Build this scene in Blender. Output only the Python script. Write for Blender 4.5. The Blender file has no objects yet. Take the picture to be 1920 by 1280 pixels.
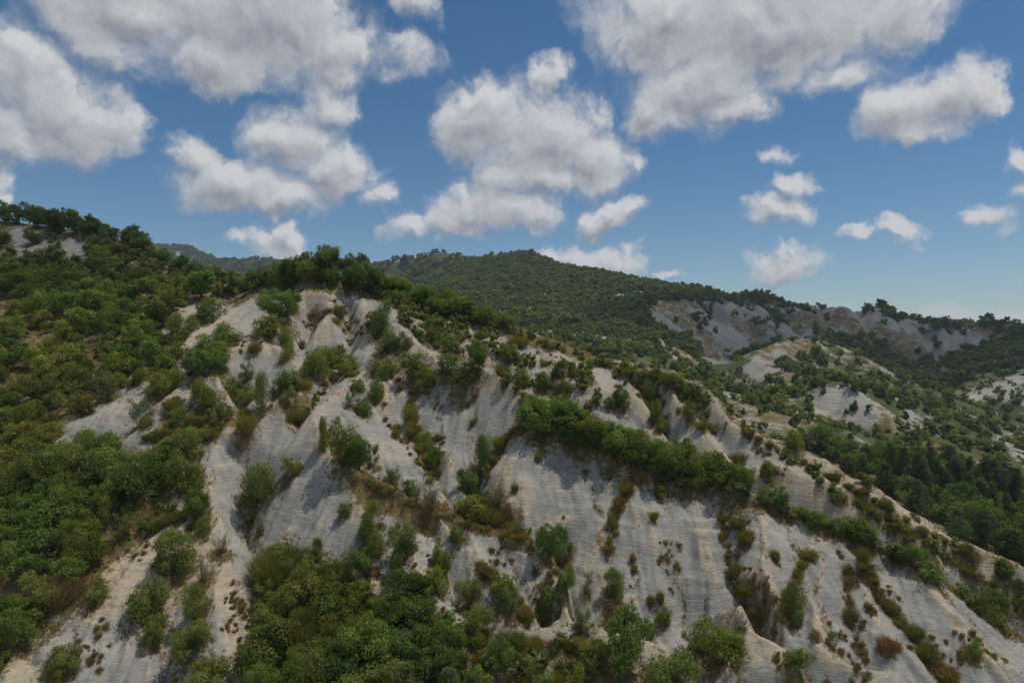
import bpy, math, random
import numpy as np
from mathutils import Vector
from mathutils.geometry import delaunay_2d_cdt

# ------------------------------------------------------------------ camera, world, sun, exposure
SC = bpy.context.scene
COL = SC.collection
F = 1280.0                                   # focal length in pixels of the 1920-wide photograph
cam_d = bpy.data.cameras.new('camera')
cam = bpy.data.objects.new('camera', cam_d)
COL.objects.link(cam)
cam_d.sensor_width = 36.0
cam_d.lens = 24.0
cam_d.clip_start = 0.5
cam_d.clip_end = 30000.0
cam.location = (0, 0, 0)
cam.rotation_euler = (math.radians(90), 0, 0)
SC.camera = cam

SUN = Vector((0.36, 0.05, 0.93)).normalized()          # towards the sun: right, a little behind the ridge, high
SUN_EL = math.asin(SUN.z)
SUN_AZ = math.atan2(SUN.x, SUN.y)
sun_d = bpy.data.lights.new('sun', 'SUN')
sun_d.energy = 2.0
sun_d.angle = math.radians(0.53)
sun_d.color = (1.0, 0.93, 0.84)
sun = bpy.data.objects.new('sun', sun_d)
COL.objects.link(sun)
sun.rotation_euler = (-SUN).to_track_quat('-Z', 'Y').to_euler()

vs = SC.view_settings
vs.view_transform = 'Standard'
vs.look = 'None'
vs.gamma = 1.0
vs.use_curve_mapping = False
vs.exposure = 0.42
SC.cycles.use_denoising = True
SC.cycles.max_bounces = 6
SC.cycles.diffuse_bounces = 3
SC.cycles.transmission_bounces = 3
SC.cycles.volume_bounces = 1
SC.cycles.sample_clamp_indirect = 6.0

WORLD = bpy.data.worlds.new('World')
SC.world = WORLD
WORLD.use_nodes = True
WN, WL = WORLD.node_tree.nodes, WORLD.node_tree.links
WN.clear()


class NB:
    """small helper to write node graphs"""
    def __init__(s, tree):
        s.t, s.n, s.l = tree, tree.nodes, tree.links

    def new(s, typ, **kw):
        nd = s.n.new(typ)
        for k, v in kw.items():
            setattr(nd, k, v)
        return nd

    def put(s, sock, v):
        if v is None:
            return
        if hasattr(v, 'is_output') or isinstance(v, bpy.types.NodeSocket):
            s.l.new(v, sock)
        else:
            sock.default_value = v

    def math(s, op, a, b=None, c=None, clamp=False):
        nd = s.new('ShaderNodeMath', operation=op)
        nd.use_clamp = clamp
        for i, v in enumerate((a, b, c)):
            if v is not None:
                s.put(nd.inputs[i], v)
        return nd.outputs[0]

    def vmath(s, op, a, b=None, c=None):
        nd = s.new('ShaderNodeVectorMath', operation=op)
        for i, v in enumerate((a, b, c)):
            if v is not None:
                s.put(nd.inputs[i], v)
        return nd.outputs['Value'] if op in ('LENGTH', 'DOT_PRODUCT', 'DISTANCE') else nd.outputs[0]

    def noise(s, vec, scale=1.0, detail=4.0, rough=0.55, out='Fac', dim='3D', dist=0.0):
        nd = s.new('ShaderNodeTexNoise', noise_dimensions=dim)
        if vec is not None:
            s.put(nd.inputs['Vector'], vec)
        nd.inputs['Scale'].default_value = scale
        nd.inputs['Detail'].default_value = detail
        nd.inputs['Roughness'].default_value = rough
        nd.inputs['Distortion'].default_value = dist
        return nd.outputs[out]

    def step(s, v, a, b, lo=0.0, hi=1.0, smooth=True):
        nd = s.new('ShaderNodeMapRange')
        nd.interpolation_type = 'SMOOTHSTEP' if smooth else 'LINEAR'
        s.put(nd.inputs['Value'], v)
        for k, x in (('From Min', a), ('From Max', b), ('To Min', lo), ('To Max', hi)):
            s.put(nd.inputs[k], x)
        return nd.outputs[0]

    def mix(s, fac, a, b, mode='MIX'):
        nd = s.new('ShaderNodeMix', data_type='RGBA', blend_type=mode)
        s.put(nd.inputs[0], fac)
        s.put(nd.inputs[6], a)
        s.put(nd.inputs[7], b)
        return nd.outputs[2]

    def attr(s, name, out='Fac'):
        nd = s.new('ShaderNodeAttribute', attribute_name=name)
        return nd.outputs[out]


def rgb(r, g, b):
    return (r, g, b, 1.0)


# ------------------------------------------------------------------ sky: Nishita air with scattered cumulus
def build_sky():
    nb = NB(WORLD.node_tree)
    tc = nb.new('ShaderNodeTexCoord')
    d = tc.outputs['Generated']
    sx = nb.new('ShaderNodeSeparateXYZ')
    nb.put(sx.inputs[0], d)
    X, Y, Z = sx.outputs
    az = nb.math('ARCTAN2', X, Y)
    el = nb.math('ARCSINE', Z)
    q0 = nb.new('ShaderNodeCombineXYZ')
    nb.put(q0.inputs[0], az)
    nb.put(q0.inputs[1], el)
    q0 = q0.outputs[0]

    # clouds as (photo x, photo y, half width, half height, weight); each becomes an angular blob of the sky
    C = [(40, 130, 125, 100, 1), (125, 215, 125, 90, 1), (20, 262, 120, 48, .9), (200, 235, 60, 60, .8),
         (250, 25, 170, 85, 1.1), (480, 45, 220, 105, 1.15), (610, 85, 90, 75, .9), (400, 115, 150, 52, 1), (625, 190, 62, 50, .85),
         (230, 95, 90, 60, .7),
         (560, 270, 110, 70, 1), (640, 330, 78, 62, .95), (450, 352, 150, 52, 1), (345, 300, 62, 52, .85), (540, 385, 130, 38, 1),
         (705, 385, 24, 26, .6), (490, 460, 92, 27, .9), (540, 448, 50, 24, .8), (420, 452, 40, 20, .7), (12, 358, 50, 42, .8),
         (905, 225, 110, 92, 1.05), (1010, 265, 130, 90, 1.1), (1095, 290, 92, 80, 1), (895, 180, 58, 50, .85), (1012, 150, 34, 40, .7),
         (1110, 335, 78, 40, .9), (1000, 335, 130, 42, 1), (1100, 200, 50, 40, .5), (880, 390, 98, 56, 1), (980, 400, 70, 40, .9), (772, 440, 46, 26, .75),
         (850, 425, 100, 32, .9), (1140, 402, 58, 27, .85), (1100, 478, 92, 32, .95), (1180, 480, 44, 28, .85), (1015, 473, 52, 22, .8),
         (1240, 45, 190, 95, 1.1), (1450, 45, 220, 105, 1.15), (1650, 25, 140, 58, .95), (1330, 165, 112, 72, 1), (1250, 200, 92, 48, .9),
         (1400, 190, 66, 42, .85), (1570, 135, 90, 44, .7), (1700, 200, 96, 66, 1), (1805, 165, 112, 62, 1), (1885, 150, 55, 46, .85),
         (1750, 240, 80, 34, .8), (1925, 285, 44, 36, .8), (1905, 345, 42, 26, .6), (1530, 360, 58, 34, .85), (1475, 418, 80, 29, .85),
         (1672, 448, 40, 21, .8), (1605, 454, 34, 13, .55), (1470, 495, 78, 25, .85), (1820, 402, 62, 26, .7), (1485, 290, 36, 17, .5),
         (1260, 514, 22, 11, .7), (775, 8, 62, 34, .8), (745, 105, 75, 30, .45), (1190, 310, 26, 20, .45), (1870, 592, 130, 22, .34)]

    sky = nb.new('ShaderNodeTexSky', sky_type='NISHITA')
    sky.sun_disc = False
    sky.sun_elevation = SUN_EL
    sky.sun_rotation = SUN_AZ
    sky.altitude = 1200.0
    sky.air_density = 1.0
    sky.dust_density = 0.0
    sky.ozone_density = 1.2
    hs = nb.new('ShaderNodeHueSaturation')
    hs.inputs['Saturation'].default_value = 1.28
    hs.inputs['Hue'].default_value = 0.497
    nb.put(hs.inputs['Color'], sky.outputs[0])
    def field_group(name, blobs, detail):
        grp = bpy.data.node_groups.new(name, 'ShaderNodeTree')
        grp.interface.new_socket('P', in_out='INPUT', socket_type='NodeSocketVector')
        grp.interface.new_socket('Field', in_out='OUTPUT', socket_type='NodeSocketFloat')
        g = NB(grp)
        gi = g.new('NodeGroupInput')
        go = g.new('NodeGroupOutput')
        P = gi.outputs[0]
        if blobs is None:                     # outside the picture the same kind of sky goes on
            g.put(go.inputs[0], g.math('MULTIPLY_ADD', g.noise(P, 3.2, 3.0, 0.55, dim='2D'), 4.0, -1.95))
            return grp
        # uneven, billowing outline: the coordinates are pushed about by two sizes of noise
        n1 = g.noise(P, 6.0, 1.0, 0.5, 'Color', '2D')
        n2 = g.noise(P, 22.0, detail, 0.62, 'Color', '2D')
        w1 = g.vmath('MULTIPLY_ADD', n1, (0.095, 0.070, 0), (-0.0475, -0.035, 0))
        w2 = g.vmath('MULTIPLY_ADD', n2, (0.052, 0.044, 0), (-0.026, -0.022, 0))
        Pw = g.vmath('ADD', P, g.vmath('ADD', w1, w2))
        acc = None
        for px, py, rx, ry, w in blobs:
            a = math.atan((px - 960) / F)
            e = math.atan((640 - py) / F * math.cos(a))
            ra = rx / F * math.cos(a) ** 2 * 1.06
            re = ry / F * math.cos(a) * 1.06
            v = g.vmath('MULTIPLY_ADD', Pw, (1 / ra, 1 / re, 0), (-a / ra, -e / re, 0))
            f = g.math('MULTIPLY_ADD', g.vmath('LENGTH', v), -w, w)
            acc = f if acc is None else g.math('SMOOTH_MAX', acc, f, 0.22)
        fine = g.math('MULTIPLY_ADD', g.noise(Pw, 26.0, 4.0, 0.62, dim='2D'), 0.50, -0.25)
        lump = g.math('MULTIPLY_ADD', g.noise(Pw, 12.0, 2.0, 0.55, dim='2D'), 0.62, -0.31)
        tot = g.math('ADD', g.math('ADD', acc, fine), lump)
        g.put(go.inputs[0], tot)
        return grp

    def field(grp, vec):
        nd = nb.new('ShaderNodeGroup')
        nd.node_tree = grp
        nb.put(nd.inputs[0], vec)
        return nd.outputs[0]

    def sky_with(name, blobs, detail):
        grp = field_group(name, blobs, detail)
        f0 = field(grp, q0)
        f1 = field(grp, nb.vmath('ADD', q0, (0.007, 0.017, 0))) if blobs else f0
        # shading put into vapour colour: sunward side bright, far side and thick middle grey
        rel = nb.math('SUBTRACT', f0, f1)
        # crisp sunward tops, softer edges below
        alpha = nb.math('MULTIPLY', nb.step(f0, -0.12, nb.math('MULTIPLY_ADD', nb.math('MULTIPLY', rel, 3.0, clamp=True), -0.10, 0.58)), 0.98)
        lit = nb.math('MULTIPLY_ADD', rel, 1.25, 0.62)
        thick = nb.step(f0, 0.25, 1.05)
        lit = nb.math('SUBTRACT', lit, nb.math('MULTIPLY', thick, 0.36), clamp=True)
        ccol = nb.mix(lit, rgb(*CLOUD_DARK), rgb(*CLOUD_LIGHT))
        bg_sky = nb.new('ShaderNodeBackground')       # one per branch, so that only the branch in use is worked out
        nb.put(bg_sky.inputs[0], hs.outputs[0])
        bg_sky.inputs[1].default_value = SKY_STRENGTH
        bg_c = nb.new('ShaderNodeBackground')
        nb.put(bg_c.inputs[0], ccol)
        bg_c.inputs[1].default_value = 1.0
        mx = nb.new('ShaderNodeMixShader')
        nb.put(mx.inputs[0], alpha)
        nb.put(mx.inputs[1], bg_sky.outputs[0])
        nb.put(mx.inputs[2], bg_c.outputs[0])
        return mx.outputs[0]

    left = sky_with('clouds_a', [c for c in C if c[0] - c[2] * 1.3 - 60 < 960], 4.0)
    right = sky_with('clouds_b', [c for c in C if c[0] + c[2] * 1.3 + 60 > 960], 4.0)
    rest = sky_with('clouds_c', None, 2.0)
    inside = nb.new('ShaderNodeMixShader')
    nb.put(inside.inputs[0], nb.math('GREATER_THAN', az, 0.0))
    nb.put(inside.inputs[1], left)
    nb.put(inside.inputs[2], right)
    whole = nb.new('ShaderNodeMixShader')
    nb.put(whole.inputs[0], nb.math('MAXIMUM', nb.step(nb.math('ABSOLUTE', az), 0.67, 0.74), nb.step(el, 0.475, 0.54)))
    nb.put(whole.inputs[1], inside.outputs[0])
    nb.put(whole.inputs[2], rest)
    out = nb.new('ShaderNodeOutputWorld')
    nb.put(out.inputs['Surface'], whole.outputs[0])


CLOUD_DARK = (0.20, 0.212, 0.245)
CLOUD_LIGHT = (0.48, 0.48, 0.49)
SKY_STRENGTH = 0.057
HAZE = 0.00010
build_sky()
WORLD.cycles.sampling_method = 'NONE'

# ------------------------------------------------------------------ numeric helpers
def _hash(xi, yi, seed):
    h = (xi.astype(np.int64) * 374761393 + yi.astype(np.int64) * 668265263 + seed * 144269) & 0xffffffff
    h = ((h ^ (h >> 13)) * 1274126177) & 0xffffffff
    h = (h ^ (h >> 16)) & 0xffffffff
    return h.astype(np.float64) / 4294967296.0


def vnoise(x, y, seed=0):
    xi, yi = np.floor(x), np.floor(y)
    fx, fy = x - xi, y - yi
    fx = fx * fx * fx * (fx * (fx * 6 - 15) + 10)
    fy = fy * fy * fy * (fy * (fy * 6 - 15) + 10)
    a, b = _hash(xi, yi, seed), _hash(xi + 1, yi, seed)
    c, d = _hash(xi, yi + 1, seed), _hash(xi + 1, yi + 1, seed)
    return (a + (b - a) * fx) * (1 - fy) + (c + (d - c) * fx) * fy


def fbm(x, y, octaves=4, gain=0.5, seed=0):
    s, amp, tot = 0.0, 1.0, 0.0
    for o in range(octaves):
        s = s + amp * (vnoise(x * 2 ** o, y * 2 ** o, seed + o * 17) - 0.5)
        tot += amp
        amp *= gain
    return s / tot * 2.0


def rills(x, y, gx, gy, cell, seed):
    """gully-like stripes that run down the slope (gx, gy): -1 in a rill, +1 on a rib"""
    L = np.sqrt(gx * gx + gy * gy) + 1e-6
    dx, dy = -gy / L, gx / L
    xs, ys = x / cell, y / cell
    xi, yi = np.floor(xs), np.floor(ys)
    num = np.zeros_like(x)
    den = np.zeros_like(x)
    for i in (-1, 0, 1):
        for j in (-1, 0, 1):
            cx, cy = xi + i, yi + j
            ox = cx + _hash(cx, cy, seed) - xs
            oy = cy + _hash(cx, cy, seed + 5) - ys
            w = np.exp(-(ox * ox + oy * oy) * 2.0)
            num += w * np.cos((ox * dx + oy * dy) * 6.2832 * 0.9)
            den += w
    v = np.clip(num / den * 1.25, -1, 1)
    return np.arcsin(v) * 0.6366                       # knife-edged ribs and V-shaped rills


def blur(a, k):
    if k <= 0:
        return a
    r = int(3 * k + 0.5)
    ker = np.exp(-0.5 * (np.arange(-r, r + 1) / k) ** 2)
    ker /= ker.sum()
    for ax in (0, 1):
        pad = [(0, 0), (0, 0)]
        pad[ax] = (r, r)
        p = np.pad(a, pad, mode='edge')
        out = np.zeros_like(a)
        n = a.shape[ax]
        for i, kv in enumerate(ker):
            out += kv * (p[i:i + n] if ax == 0 else p[:, i:i + n])
        a = out
    return a


def sstep(a, b, x):
    t = np.clip((x - a) / (b - a), 0, 1)
    return t * t * (3 - 2 * t)


def in_poly(px, py, poly):
    inside = np.zeros(np.shape(px), bool)
    n = len(poly)
    for i in range(n):
        x1, y1 = poly[i]
        x2, y2 = poly[(i + 1) % n]
        if y1 == y2:
            continue
        c = ((y1 > py) != (y2 > py)) & (px < (x2 - x1) * (py - y1) / (y2 - y1) + x1)
        inside ^= c
    return inside


# ------------------------------------------------------------------ the lie of the land
# crest and gully lines surveyed from the photograph: (photo x, photo y, metres from the camera)
LINES = [
    # main crest of the near hill, on to the right behind the hedge-topped ridge, and left over the saddle
    [(-260, 400, 205), (-100, 405, 203), (0, 412, 200), (100, 424, 195), (180, 434, 190), (250, 455, 183), (300, 482, 176), (360, 512, 167),
     (430, 522, 158), (480, 530, 150), (540, 527, 138), (600, 523, 129), (618, 524, 127), (660, 535, 129), (720, 542, 130), (800, 570, 129),
     (870, 592, 127), (930, 607, 124), (990, 630, 121), (1060, 655, 117), (1130, 681, 113), (1190, 695, 110), (1260, 712, 106.5),
     (1330, 752, 103), (1380, 792, 100), (1440, 832, 97), (1500, 856, 94), (1560, 888, 92), (1640, 931, 89), (1700, 968, 87), (1790, 1026, 84),
     (1860, 1055, 82), (1960, 1100, 80), (2200, 1190, 76)],
    # pyramid below the summit
    [(617, 526, 126.5), (616, 560, 120.5), (614, 600, 116), (612, 648, 111.8)],
    [(600, 528, 128), (564, 554, 121.5), (524, 601, 113.5), (497, 625, 109), (455, 655, 105), (403, 690, 100.5), (350, 726, 97), (298, 764, 93)],
    [(648, 537, 127), (682, 591, 117.5), (690, 628, 112), (700, 650, 109), (722, 676, 105.5), (740, 684, 104.3), (728, 709, 101.5), (712, 765, 95.8),
     (728, 792, 93.6), (760, 830, 90), (790, 870, 86.6), (813, 900, 84), (835, 930, 81.8), (858, 970, 79.3)],
    [(494, 634, 108.4), (530, 665, 104.8), (556, 688, 102.3), (581, 713, 99.8), (563, 728, 97.8), (530, 745, 95.5), (494, 774, 92.3)],
    [(403, 690, 100.5), (412, 720, 97.6), (425, 750, 94.7), (430, 787, 91.2)],
    [(588, 600, 118), (560, 660, 109.6), (545, 672, 107.5)],                                          # foot gullies of the pyramid
    [(655, 600, 118.6), (655, 650, 112.2), (610, 668, 110), (560, 682, 106.6)],
    [(690, 655, 108.5), (688, 690, 103.6), (650, 722, 98.6), (615, 755, 93.5), (584, 781, 89.3)],
    [(640, 690, 106.2), (600, 740, 97.8), (570, 782, 92.4), (552, 810, 87.8)],
    [(440, 735, 99), (455, 780, 92.8), (464, 819, 87.9)],
    # zigzag crest of the left grey face, down its right-hand edge
    [(430, 787, 91.2), (464, 819, 87.9), (519, 775, 90.3), (552, 810, 87.8), (584, 781, 89.3), (600, 832, 83.6), (617, 854, 82), (644, 882, 80.3),
     (664, 890, 79.8), (714, 912, 78.2), (773, 946, 76.3), (824, 966, 75.2), (870, 985, 74.2), (930, 1003, 73.2), (980, 1010, 72.6), (1027, 1048, 71),
     (1060, 1092, 69.2)],
    [(519, 775, 90.3), (512, 850, 86), (478, 930, 82.6)],
    [(464, 819, 87.9), (462, 870, 86), (468, 952, 82), (462, 980, 80.3), (480, 1036, 76.4), (504, 1094, 72.2), (560, 1080, 71.8), (650, 1090, 70.6),
     (684, 1125, 68), (760, 1195, 62.5), (820, 1290, 58)],
    [(430, 787, 91.2), (400, 820, 87.8), (391, 880, 83), (395, 936, 79), (406, 999, 75), (437, 1046, 72.2), (461, 1104, 69.3), (472, 1150, 67),
     (505, 1206, 64.2), (545, 1290, 60.8)],
    [(298, 764, 93), (285, 800, 90.2), (312, 917, 80.6), (281, 995, 75.8), (219, 1046, 72.8), (190, 1110, 68.6), (137, 1190, 64.8), (100, 1290, 60)],
    [(350, 860, 85), (345, 950, 78), (328, 1014, 73.9), (281, 1104, 68.6), (281, 1206, 64), (280, 1290, 60.6)],
    [(375, 960, 77.6), (351, 1053, 71.7), (328, 1092, 69.8), (312, 1170, 66.2), (309, 1229, 63.6), (315, 1290, 61.2)],
    [(400, 1010, 74.2), (378, 1060, 71), (379, 1131, 67.2), (363, 1202, 64), (400, 1290, 60.2)],
    # gully between the crest with bushes and the middle spur
    [(712, 692, 104.2), (695, 736, 98.4), (670, 782, 92.8), (652, 825, 87.6), (665, 855, 83.6), (720, 922, 81), (775, 959, 79), (830, 981, 77.6), (870, 998, 76.4)],
    # notched crest on to the hedge-topped ridge
    [(700, 560, 124), (740, 600, 116.5), (769, 638, 109.5), (802, 665, 104.4), (819, 685, 101.3), (849, 709, 98), (870, 716, 96.8), (896, 704, 97.4),
     (923, 719, 95), (950, 732, 93.2), (990, 757, 90.2), (1040, 797, 87.2), (1100, 820, 86), (1170, 850, 84.8), (1230, 875, 83.8), (1300, 897, 82.8),
     (1350, 915, 82), (1400, 930, 81.2), (1460, 956, 80), (1520, 985, 78.8), (1590, 1008, 77.6), (1680, 1044, 76), (1760, 1090, 74.4), (1830, 1143, 72.8),
     (1920, 1205, 71), (2150, 1340, 68)],
    # bowl under the notched crest
    [(775, 725, 99.6), (772, 770, 95.9), (785, 820, 91.8), (808, 862, 88), (825, 900, 84.8), (858, 970, 79.6)],
    [(805, 690, 101.4), (815, 760, 96), (830, 830, 90), (845, 890, 85.4)],
    [(870, 716, 96.8), (885, 760, 94.3), (890, 800, 91.6), (893, 850, 88.4), (885, 900, 85.2), (900, 950, 81.4), (960, 1004, 77.8), (1010, 1064, 75.4),
     (1045, 1108, 73), (1085, 1152, 70.4), (1180, 1200, 68)],
    [(990, 768, 89.6), (950, 820, 88), (925, 860, 86.6), (902, 900, 84.4)],
    [(1005, 790, 87.2), (978, 840, 84.8), (945, 890, 82.3), (950, 950, 79.2), (988, 1000, 76.2), (1020, 1050, 73.4)],
    # big grey face below the hedge
    [(1120, 830, 86), (1118, 900, 82.2), (1122, 960, 79.2), (1118, 1050, 74.8), (1125, 1120, 71.6)],
    [(1170, 850, 84.8), (1190, 960, 78.4), (1195, 1060, 74), (1180, 1130, 71)],
    [(1230, 875, 83.8), (1255, 980, 77.6), (1262, 1080, 73.4), (1290, 1150, 70.8), (1300, 1160, 70.4)],
    [(1330, 910, 82.6), (1362, 1000, 77), (1368, 1085, 73), (1395, 1130, 71), (1432, 1176, 69.4), (1475, 1212, 65.8), (1530, 1290, 62.8)],
    [(1300, 897, 82.8), (1320, 1000, 76.4), (1330, 1080, 72.8), (1330, 1150, 70.2)],
    [(1300, 1160, 70.4), (1340, 1215, 67), (1300, 1290, 63)],
    [(1380, 1150, 68.2), (1404, 1194, 66.2), (1462, 1217, 65), (1496, 1250, 63.6)],
    [(1400, 930, 81.2), (1430, 1000, 75.6), (1430, 1080, 71.4), (1460, 1160, 67.5)],
    [(1460, 956, 80), (1500, 1040, 74.6), (1492, 1080, 72.4), (1476, 1131, 69.6), (1480, 1200, 66.3)],
    [(1520, 985, 78.8), (1540, 1060, 73), (1535, 1150, 68.4), (1560, 1250, 63.8)],
    [(1560, 998, 78.1), (1580, 1040, 75), (1592, 1090, 72.4), (1592, 1155, 69), (1620, 1250, 64.6)],
    [(1590, 1008, 77.6), (1625, 1080, 72.6), (1640, 1160, 68.2), (1680, 1250, 63.9)],
    [(1620, 1020, 77.1), (1643, 1112, 71.6), (1671, 1146, 69.8), (1712, 1192, 67.4), (1750, 1243, 64.9), (1790, 1300, 62.5)],
    [(1680, 1044, 76), (1733, 1080, 73), (1762, 1126, 70.4), (1807, 1180, 67.4), (1858, 1241, 64.4), (1900, 1300, 62)],
    [(1800, 1122, 73), (1825, 1170, 70), (1860, 1215, 67.7), (1950, 1290, 64.5)],
    # small spurs below the grassy crest in the middle
    [(773, 946, 76.3), (847, 1010, 72.4), (894, 1049, 70), (929, 1100, 67), (948, 1172, 63.4), (960, 1240, 60)],
    [(930, 1003, 73.2), (1000, 1035, 70.9), (1022, 1075, 68.8), (1060, 1130, 66.2), (1072, 1172, 64.4)],
    [(960, 1010, 72.8), (962, 1080, 69.4), (1000, 1140, 66.4), (1020, 1172, 65)],
    [(690, 930, 77.4), (740, 1010, 72.6), (775, 1055, 69.8), (805, 1112, 66.6), (850, 1182, 62.8), (880, 1290, 58)],
    [(800, 990, 74.4), (838, 1060, 70.4), (862, 1120, 67.2), (910, 1190, 63.2)],
    [(655, 920, 77.8), (690, 1000, 73.6), (700, 1070, 70), (690, 1110, 67.6)],
    [(1000, 1172, 64.6), (1060, 1180, 64), (1130, 1190, 63.6), (1200, 1211, 63.2), (1262, 1237, 62.4)],
    [(1010, 1180, 66.2), (1080, 1190, 65.8)],
    [(1000, 1290, 58.6), (1150, 1290, 58.6)],
    [(600, 1290, 56.5), (700, 1290, 56.5)],
    # slopes left of the summit
    [(380, 553, 143), (340, 585, 132), (285, 642, 119), (240, 690, 110)],
    [(504, 545, 138), (430, 590, 126), (363, 629, 116.5), (330, 665, 110)],
    [(430, 560, 144), (400, 610, 127), (330, 660, 115)],
    [(545, 555, 131), (525, 585, 124), (480, 612, 118), (440, 645, 111.5), (405, 668, 107), (340, 720, 100)],
    [(240, 560, 140), (200, 640, 120), (150, 720, 107), (100, 800, 95)],
    [(100, 520, 165), (80, 600, 135), (40, 700, 112), (0, 800, 97)],
    [(-200, 520, 165), (-200, 700, 112), (-200, 900, 86), (-200, 1100, 70), (-200, 1300, 59)],
    [(220, 745, 101), (250, 760, 97.2), (240, 800, 93.5), (170, 850, 89.5), (90, 860, 88)],
    [(150, 950, 80), (100, 1050, 72.5), (40, 1150, 66.5), (0, 1290, 59)],
    # spurs between the notched crest and the main crest
    [(780, 566, 128.5), (830, 610, 120), (883, 662, 110), (900, 680, 107)],
    [(886, 595, 126.5), (930, 634, 118.5), (960, 665, 112)],
    [(977, 624, 121.5), (1020, 655, 114.5), (1051, 684, 109), (1085, 720, 104)],
    [(1101, 672, 115), (1175, 719, 107), (1205, 759, 102.6), (1239, 809, 97.6), (1260, 840, 95)],
    [(1178, 692, 111), (1239, 711, 106.5), (1262, 752, 102), (1313, 799, 97.3), (1330, 830, 94.6)],
    [(1266, 714, 106), (1316, 738, 103.5), (1332, 764, 101), (1363, 803, 97.6), (1407, 815, 96.8), (1437, 845, 94.4), (1445, 880, 91)],
    [(1195, 715, 109.2), (1225, 770, 103.6), (1250, 830, 97.8)],
    [(1285, 745, 104.8), (1315, 785, 101), (1340, 815, 98)],
    [(1380, 800, 99.6), (1378, 850, 95.4), (1390, 900, 91)],
    [(1500, 858, 93.8), (1530, 890, 90.6), (1560, 925, 87.6)],
    [(1640, 933, 88.8), (1660, 960, 86.6), (1700, 1000, 84)],
]
# hidden or loose ground: (photo x, metres, height)
LOOSE = [(519, 92.4, -11.0), (584, 91.6, -11.5), (540, 92.0, -11.4), (490, 91.6, -11.9), (860, 103, -6.8), (925, 102, -8.2), (970, 99, -9.6), (1030, 97, -12.2), (1080, 95.5, -14.2), (1160, 93.5, -17.2), (1250, 91.5, -19.8),
         (1350, 89, -21.4), (1450, 86.6, -23), (1550, 84.6, -25.2), (1700, 81.6, -28.2), (1850, 78.6, -31.4), (1960, 77, -34),
         (815, 112, -1.6), (850, 119, 2.2), (940, 110, -3.4), (1010, 107, -5.6), (1080, 101, -9.6),
         (700, 136, 6), (800, 140, 2), (930, 140, -6), (1060, 135, -12), (1190, 128, -17), (1330, 121, -22), (1440, 113, -26), (1560, 106, -29),
         (1700, 100, -33), (1860, 95, -37), (2100, 90, -42), (600, 145, 7), (540, 160, 10), (480, 172, 12), (400, 185, 14),
         (600, 180, -4), (750, 180, -12), (930, 180, -18), (1100, 180, -24), (1300, 175, -27), (1500, 165, -31), (1700, 150, -36), (1900, 135, -41),
         (300, 205, 18), (100, 225, 20), (-200, 235, 22), (400, 240, 4), (600, 240, -10), (-500, 205, 34), (-500, 100, -8), (-500, 60, -24),
         (-500, 40, -32), (200, 40, -33), (960, 38, -34), (1700, 42, -36), (2300, 45, -38), (2300, 100, -42), (2300, 80, -38),
         (-500, 8, -40), (960, 8, -40), (2400, 8, -42)]
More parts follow.
